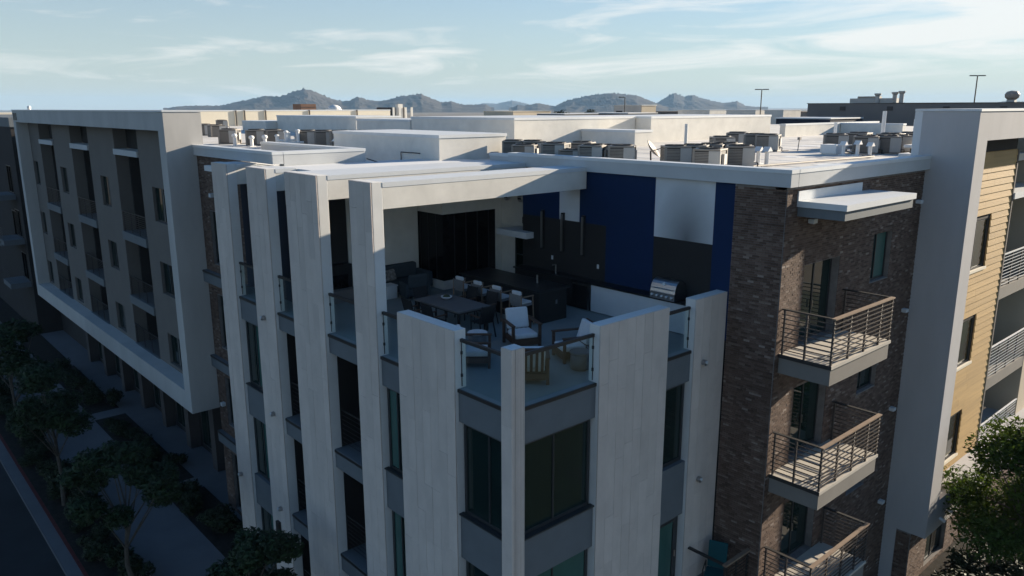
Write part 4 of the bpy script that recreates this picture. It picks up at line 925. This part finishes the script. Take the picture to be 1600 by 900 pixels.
def tree(lab, x, y, h, crown_r, cz, seed, material, n, size, z0=0.0, lobes=16):
    rn = random.Random(seed); t = thing('tree', lab, 'tree', (x, y, z0))
    tr = MB(); pts = [Vector((0, 0, 0))]
    for k in range(1, 6): pts.append(Vector((rn.uniform(-.08, .08)*k*0.4, rn.uniform(-.08, .08)*k*0.4, cz*0.8*k/5)))
    for k in range(5): tr.bar(pts[k], pts[k+1], 0.11-0.013*k, 8, 0.11-0.013*(k+1))
    cs = []
    for k in range(lobes):
        a = rn.uniform(0, 2*math.pi); el = rn.uniform(-0.9, 1.15); rr = crown_r*rn.uniform(0.3, 0.98)
        c = Vector((math.cos(a)*rr*math.cos(el), math.sin(a)*rr*math.cos(el), cz+math.sin(el)*crown_r*0.75)); cs.append((c.x, c.y, c.z, crown_r*rn.uniform(0.16, 0.36)))
        tr.bar(pts[3+k % 3] if k % 3 < 3 else pts[5], c, 0.035, 5, 0.012)
    tr.build('trunk', 'bark', t)
    leaf_crown('crown', material, t, cs, n, size, seed)
    return t
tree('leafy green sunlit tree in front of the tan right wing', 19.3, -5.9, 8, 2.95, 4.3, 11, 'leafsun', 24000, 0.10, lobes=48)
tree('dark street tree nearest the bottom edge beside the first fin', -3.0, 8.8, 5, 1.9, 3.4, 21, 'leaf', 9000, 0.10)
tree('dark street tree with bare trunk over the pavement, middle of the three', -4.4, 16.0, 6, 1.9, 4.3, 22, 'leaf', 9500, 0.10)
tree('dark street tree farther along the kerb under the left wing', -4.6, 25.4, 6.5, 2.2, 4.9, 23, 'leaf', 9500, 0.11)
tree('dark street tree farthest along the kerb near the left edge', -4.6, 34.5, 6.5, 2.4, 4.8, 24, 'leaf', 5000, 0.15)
# shrubs: three shapes, copied
sh = []
for k in range(3):
    t = thing('shrub', 'x', 'shrub'); rn = random.Random(50+k)
    cs = [(rn.uniform(-.35, .35), rn.uniform(-.35, .35), rn.uniform(0.25, 0.5), rn.uniform(0.22, 0.36)) for _ in range(6)]
    leaf_crown('foliage', 'shrub', t, cs, 700, 0.085, 60+k)
    st_ = MB()
    for c in cs: st_.bar((0, 0, 0), (c[0]*.7, c[1]*.7, c[2]), 0.012, 4)
    st_.build('stem', 'bark', t); sh.append(t)
spots = []
rn = random.Random(5)
for v in [10.8+1.25*k for k in range(30)]:
    spots.append((rn.uniform(-0.5, 0.5), v+rn.uniform(-.3, .3), rn.uniform(0.9, 1.5), 'bed'))
    spots.append((rn.uniform(-4.7, -4.0), v+rn.uniform(-.4, .4), rn.uniform(0.8, 1.4), 'kerb'))
spots = [q for q in spots if q[3] == 'kerb' or not any(a-0.5 < q[1] < b+0.5 for a, b in ((22.95, 24.2), (35.2, 36.4), (47, 48.4)))]
for k in range(9): spots.append((16.0+k*0.75+rn.uniform(-.3, .3), -3.6-rn.uniform(0, 2.6), rn.uniform(1.2, 1.9), 'wing'))
for i, (x, y, s_, w_) in enumerate(spots):
    o = sh[i] if i < 3 else copy_tree(sh[i % 3])
    o.location = (x, y, 0.02); o.rotation_euler = (0, 0, rn.uniform(0, 6.28)); o.scale = (s_, s_, s_*rn.uniform(0.8, 1.15))
    if w_ == 'bed':
        seg = 'below the tall fins' if y < 20.4 else 'at the bed corner under the frame' if y < 23 else 'between the first two cross paths' if y < 35.3 else 'beyond the second cross path'
        tag(o, 'low dark shrub in the building bed, '+seg, 'shrub', 'bed shrubs '+seg)
    elif w_ == 'wing': tag(o, 'green shrub at the foot of the sunlit tree by the brick base', 'shrub', 'shrubs under the sunlit tree')
    else:
        seg = 'near the tree by the first fin' if y < 13 else 'near the middle street tree' if y < 21 else 'near the street tree under the frame' if y < 30 else 'beyond the farthest kerb tree'
        tag(o, 'low dark shrub along the red kerb, '+seg, 'shrub', 'kerb shrubs '+seg)

# ------------------------------------------------------------------ neighbours and far roofs
def bldg(name, lab, parts, cat='building'):
    r = thing(name, lab, cat)
    for (nm, m_, x0, x1, y0, y1, z0, z1) in parts: bx(nm, m_, r, x0, x1, y0, y1, z0, z1)
    return r
nb = bldg('neighbouring_building', 'dark apartment block at the left edge with small stacked balconies', [('wall', 'tdark', 0.8, 14, 57.5, 92, 0, 16.2), ('parapet', 'slate', 0.75, 14, 57.4, 92, 16.2, 16.9)])
for k, (v, z) in enumerate(((59.2, 11.0), (58.2, 7.6), (59.5, 7.4), (58.0, 4.2))):
    b_ = bx('balcony', 'slate', nb, -0.6, 0.79, v, v+3.0, z-0.4, z)
    for q in range(7): piece('rail_bar', 'metal', b_, -0.58, -0.565, v, v+3, z+0.12+q*0.14, z+0.14+q*0.14)
    window(nb, 'L', 0.8, v+0.4, v+2.2, z+0.05, z+2.2, mull=(0.5,), inset=-0.03)
bldg('far_roof_building', 'cream low building beyond the dark block at the left edge', [('wall', 'cream', 2, 20, 100, 120, 0, 17.0)])
r = thing('roof_pole', 'short white pole on the roof line at the left edge', 'vent pipe', (2.4, 58.5, 16.9)); MB().bar((0, 0, 0), (0, 0, 0.75), 0.12, 8).build('pipe', 'pvc', r); MB().lathe(0, 0, [(0.15, 0.75), (0.1, 0.85)], 8).build('cap', 'pvc', r)
# long grey-brown building with exhaust stacks
gb = bldg('grey_commercial_building', 'long grey-brown commercial building behind the roof with exhaust stacks', [('wall', 'greige', 90, 130, 5, 41.2, 0, 17.95), ('parapet_cap', 'bdark', 89.9, 130, 4.9, 41.3, 17.951, 18.03)])
for v in (36, 30, 23.5, 17.5, 12): bx('scupper', 'bdark', gb, 89.9, 89.99, v, v+0.7, 17.1, 17.6)
for k, v in enumerate((39, 33, 27)): bx('loading_door', 'navy', gb, 89.92, 89.995, v-4, v, 14.0, 15.6)
gl = bldg('low_grey_building', 'low grey building with a dark window band in front of the mountains', [('wall', 'greige', 110, 150, 42, 92, 0, 16.65), ('parapet_cap', 'bdark', 109.9, 150, 41.9, 92.1, 16.651, 16.75)])
for v in (50, 60, 70, 80): bx('scupper', 'bdark', gl, 109.9, 109.99, v, v+1.0, 15.9, 16.4)
nv = bldg('navy_band_building', 'flat roofed building with a navy band right of the lit white wall', [('wall', 'beige', 76, 84, 31, 37.5, 0, 14.9), ('band', 'navy', 75.9, 84, 30.9, 37.6, 14.901, 16.2), ('coping', 'coping', 75.8, 84, 30.8, 37.7, 16.201, 16.35)])
def stack(x, y, z, h, lab):
    r = thing('exhaust_stack', lab, 'exhaust stack', (x, y, z), 0, 'exhaust stacks on the grey building'); MB().bar((0, 0, 0), (0, 0, h-0.35), 0.26, 12).build('pipe', 'unitlight', r); MB().lathe(0, 0, [(0.26, h-0.35), (0.42, h-0.15), (0.42, h), (0.3, h)], 14).build('cap', 'unitlight', r)
stack(90.9, 32.4, 17.95, 1.25, 'grey exhaust stack standing left of the other two on the commercial roof'); stack(91.4, 30.5, 17.95, 1.4, 'grey exhaust stack in the middle of the commercial roof three'); stack(91.2, 29.6, 17.95, 1.5, 'grey exhaust stack at the right of the commercial roof three')
r = thing('rooftop_unit', 'pale packaged unit at the foot of the exhaust stacks', 'roof equipment', (92, 33.5, 17.95)); MB().box(-1, 1, -3.0, 2.5, 0.1, 0.65).build('casing', 'unitlight', r); MB().box(-0.8, 0.8, -0.8, 1.6, 0.651, 0.9).build('hood', 'unit', r)
r = thing('turbine_vent', 'round grey turbine vent on the commercial roof near the right edge', 'roof vent', (91.5, 17.6, 17.95)); MB().box(-0.4, 0.4, -0.4, 0.4, 0, 0.35).build('base', 'unitlight', r); MB().lathe(0, 0, [(0.42, 0.35), (0.7, 0.6), (0.75, 0.95), (0.55, 1.25), (0.15, 1.35)], 16).build('turbine', 'unit', r)
def pole(x, y, z0, z1, lab, arms=2):
    r = thing('light_pole', lab, 'light pole', (x, y, 0), 0, 'parking lot light poles'); MB().bar((0, 0, 0), (0, 0, z1), 0.10, 8, 0.07).build('post', 'metal', r)
    for k in range(arms): s_ = (-1, 1)[k]; MB().box(min(0.08*s_, 0.9*s_), max(0.08*s_, 0.9*s_), -0.12, 0.12, z1-0.06, z1+0.06).xf(Matrix.Rotation(-0.8, 4, 'Z')).build('lamp_head', 'metal', r)
pole(86.0, 45.8, 0, 19.85, 'twin-arm light pole left of the exhaust stacks'); pole(96.0, 22.9, 0, 21.2, 'twin-arm light pole near the turbine vent at the right edge'); pole(80.8, 65.2, 0, 19.0, 'single-arm light pole beside the beige stair tower', 1)
# mid-distance blocks
bldg('beige_roof_building', 'small beige building behind the roof between the mountains and white wall', [('wall', 'beige', 70, 78, 78, 85, 0, 16.95), ('coping', 'cream', 69.9, 78.1, 77.9, 85.1, 16.951, 17.0)])
bldg('brown_parapet_building', 'low brown roofed block left of the grey cube building', [('wall', 'beige', 60, 66, 62.2, 67, 0, 15.7), ('band', 'bdark', 59.9, 66, 62.1, 67.1, 15.701, 16.05)])
bldg('grey_cube_building', 'light grey cube building with a black parapet band', [('wall', 'frame', 60, 66, 57.3, 62.1, 0, 16.2), ('band', 'bdark', 59.9, 66.1, 57.2, 62.15, 16.201, 16.72), ('coping', 'coping', 59.85, 66.15, 57.15, 62.17, 16.721, 16.78)])
bldg('second_cube_building', 'grey and black roofed block right of the grey cube', [('wall', 'frame', 70, 76, 55.5, 62.7, 0, 16.1), ('band', 'bdark', 69.9, 76, 55.4, 62.8, 16.101, 16.75), ('coping', 'coping', 69.8, 76, 55.3, 62.9, 16.751, 16.85)])
bldg('dark_roof_building', 'dark brown roof volume just left of the sunlit white wall', [('wall', 'bdark', 45, 50, 32.2, 37.2, 0, 16.62), ('coping', 'greige', 44.9, 50, 32.1, 37.3, 16.621, 16.7)])
tw = bldg('stair_tower', 'grey stair tower with one sunlit beige side before the mountains', [('wall', 'frame', 85, 88.5, 65.5, 70.9, 0, 17.8), ('side_cladding', 'beige', 85.02, 88.5, 65.4, 65.49, 0, 17.79), ('coping', 'coping', 84.9, 88.6, 65.3, 71, 17.801, 17.9)]); bx('opening', 'charcoal', tw, 84.9, 84.99, 69.2, 70.4, 15.9, 17.0)
for (x, y, w_, lab) in ((95, 66, 6, 'white flat roof box right of the stair tower'), (95, 57, 5, 'second white flat roof box right of the stair tower'), (95, 50.5, 3, 'small white roof box left of the twin-arm pole')):
    bldg('white_roof_box', lab, [('wall', 'white', x, x+5, y-w_, y, 0, 17.05), ('coping', 'coping', x-.05, x+5, y-w_-.05, y+.05, 17.051, 17.12)])
r = thing('rooftop_screen', 'rusty orange screen on the roof before the tallest mountain', 'roof screen', (39, 86, 17.3)); MB().box(0, 2.2, -0.3, 2, 0, 0.75).build('panel', 'rust', r); MB().box(0, 2.2, -0.35, -0.31, 0.3, 0.36).build('rail', 'bdark', r)
r = thing('roof_dome', 'small white dome vent right of the rusty orange screen', 'roof vent', (43, 84, 17.3)); MB().lathe(0, 0, [(0.9, 0), (0.85, 0.3), (0.5, 0.55), (0.1, 0.65)], 14).build('dome', 'pvc', r, smooth=True); MB().lathe(0, 0, [(1.0, -0.02), (1.0, 0.1)], 14).build('kerb', 'pvc', r)
pt = thing('stair_penthouse', 'roof stair head with white posts right of the long cream wall', 'roof structure', (55, 89, 15.6)); MB().box(0, 3, 0.5, 3.5, 0, 2.0).build('wall', 'bdark', pt); MB().box(1.4, 2.2, -0.3, 0.49, 0, 2.5).build('chimney', 'white', pt)
for k in range(4): MB().box(0.3+k*1.1, 0.6+k*1.1, -0.5, -0.31, 0, 2.0).build('post', 'white', pt)
# far trees
for k, (az, D, hh, lab) in enumerate(((45.1, 150, 17.4, 'lone dark tree on the skyline left of the long mountain'), (47.0, 190, 16.9, 'small far tree left of the lone skyline tree'), (42.6, 230, 17.2, 'small far tree right of the lone skyline tree'))):
    a = math.radians(az); x, y = -10.88+D*math.cos(a), -12.19+D*math.sin(a); t = thing('far_tree', lab, 'tree', (x, y, 0)); rn = random.Random(90+k)
    MB().bar((0, 0, 0), (0, 0, hh-2), 0.25, 6).build('trunk', 'bark', t); leaf_crown('crown', 'leaf', t, [(rn.uniform(-1.6, 1.6), rn.uniform(-1.6, 1.6), hh-1.6+rn.uniform(-.8, .6), rn.uniform(0.8, 1.5)) for _ in range(8)], 1500, 0.25, 95+k)

# ------------------------------------------------------------------ mountains (azimuth deg, rise per 1000)
RG = [
 ('mountain', 3300, [(71.8, -0.9), (71.01, 1.5), (70.02, 2.6), (68.22, 2.6), (67.6, 5.1), (65.92, 11.4), (65.29, 13.7), (64.24, 13.3), (63.37, 19.7), (62.72, 22.4), (62.08, 19.8), (60.81, 10.0), (60.16, 7.7), (59.59, 8.5), (59.36, 11.5), (59.05, 12.7), (58.39, 9.2), (57.73, 7.7), (56.83, 10.0), (56.15, 13.8), (55.25, 15.4), (54.66, 16.5), (54.13, 12.3), (53.23, 6.1), (52.54, 7.6), (51.86, 3.7), (50.95, 3.2), (50.12, 3.7), (49.48, -1.8)]),
 ('mountain', 6500, [(51.18, -0.2), (50.26, 5.2), (49.34, 4.4), (48.2, 8.3), (47.51, 5.9), (46.59, 2.0), (45.9, -0.4)]),
 ('mountain', 3500, [(48.43, -3.4), (47.83, 2.8), (47.28, 2.0), (46.36, 5.1), (45.13, 1.2), (44.31, 8.1), (42.72, 14.2), (41.14, 17.2), (40.24, 15.6), (39.34, 14.0), (38.44, 7.8), (37.76, 3.2), (37.09, -0.6)]),
 ('mountain', 4300, [(38.65, -0.6), (37.99, 4.0), (37.34, 11.6), (36.78, 16.9), (36.02, 12.2), (35.51, 14.5), (34.93, 10.6), (33.84, 6.0), (33.32, 4.5), (32.47, 6.7), (31.9, 1.4), (31.27, -0.1), (30.42, -2.3)]),
 ('mountain', 5000, [(23.27, -1.1), (22.56, 5.9), (21.8, 3.1), (19.98, 0.9), (18.24, 2.2), (17.22, 3.5), (16.41, 6.0), (15.91, 5.3), (14.28, 2.6), (12.4, -1.3)]),
]
for nm, D, pf in RG:
    n_ = 220; rows = 40; b = MB(); pf = sorted(pf)
    def rise(az):
        for (a0, h0), (a1, h1) in zip(pf[:-1], pf[1:]):
            if a0 <= az <= a1: return h0+(h1-h0)*(az-a0)/(a1-a0)
        return pf[0][1]
    a0, a1 = pf[0][0], pf[-1][0]
    for j in range(rows+1):
        t = j/rows                      # 0 at the near foot, 0.62 at the ridge, 1 at the back foot
        for i in range(n_+1):
            az = a0+(a1-a0)*i/n_; h = max(0, rise(az))*D/1000+17.6+5
            k = t/0.62 if t < 0.62 else (1-t)/0.38
            dist = D*(0.86+0.225*t); a = math.radians(az)
            x, y = -10.88+dist*math.cos(a), -12.19+dist*math.sin(a)
            nz = noise.fractal(Vector((x*0.009, y*0.009, 3.0)), 0.75, 2.2, 8)
            rg = abs(noise.noise(Vector((az*0.9+2.5*noise.noise(Vector((x*0.002, y*0.002, 0))), t*2.0, D*0.01))))
            hh = h*(k**0.98)*(1-0.45*rg*(1-k))+nz*h*0.16*(1-k**4)*k**0.5
            if abs(t-0.62) < 0.013: hh = h+(noise.noise(Vector((az*7, 0, D)))+0.6*noise.noise(Vector((az*19, 0, D))))*h*0.13
            b.v.append((x, y, hh-5 if k > 0.01 else -6))
    for j in range(rows):
        for i in range(n_):
            p = j*(n_+1)+i; b.f.append((p, p+1, p+n_+2, p+n_+1))
    struct(b.build(nm, 'rock', None))

# ------------------------------------------------------------------ air
hz = MB().box(-9200, 9200, -9200, 9200, -1.7, 130).build('haze', 'white', None); stuff(hz)
hm = bpy.data.materials.new('haze_air'); hm.use_nodes = True; ht = hm.node_tree; ht.nodes.remove(ht.nodes['Principled BSDF'])
hv = ht.nodes.new('ShaderNodeVolumePrincipled'); hv.inputs['Density'].default_value = 8.5e-5; hv.inputs['Color'].default_value = (0.42, 0.68, 1.0, 1); hv.inputs['Anisotropy'].default_value = 0.0
ht.links.new(hv.outputs[0], ht.nodes['Material Output'].inputs['Volume'])
hz.data.materials.clear(); hz.data.materials.append(hm)
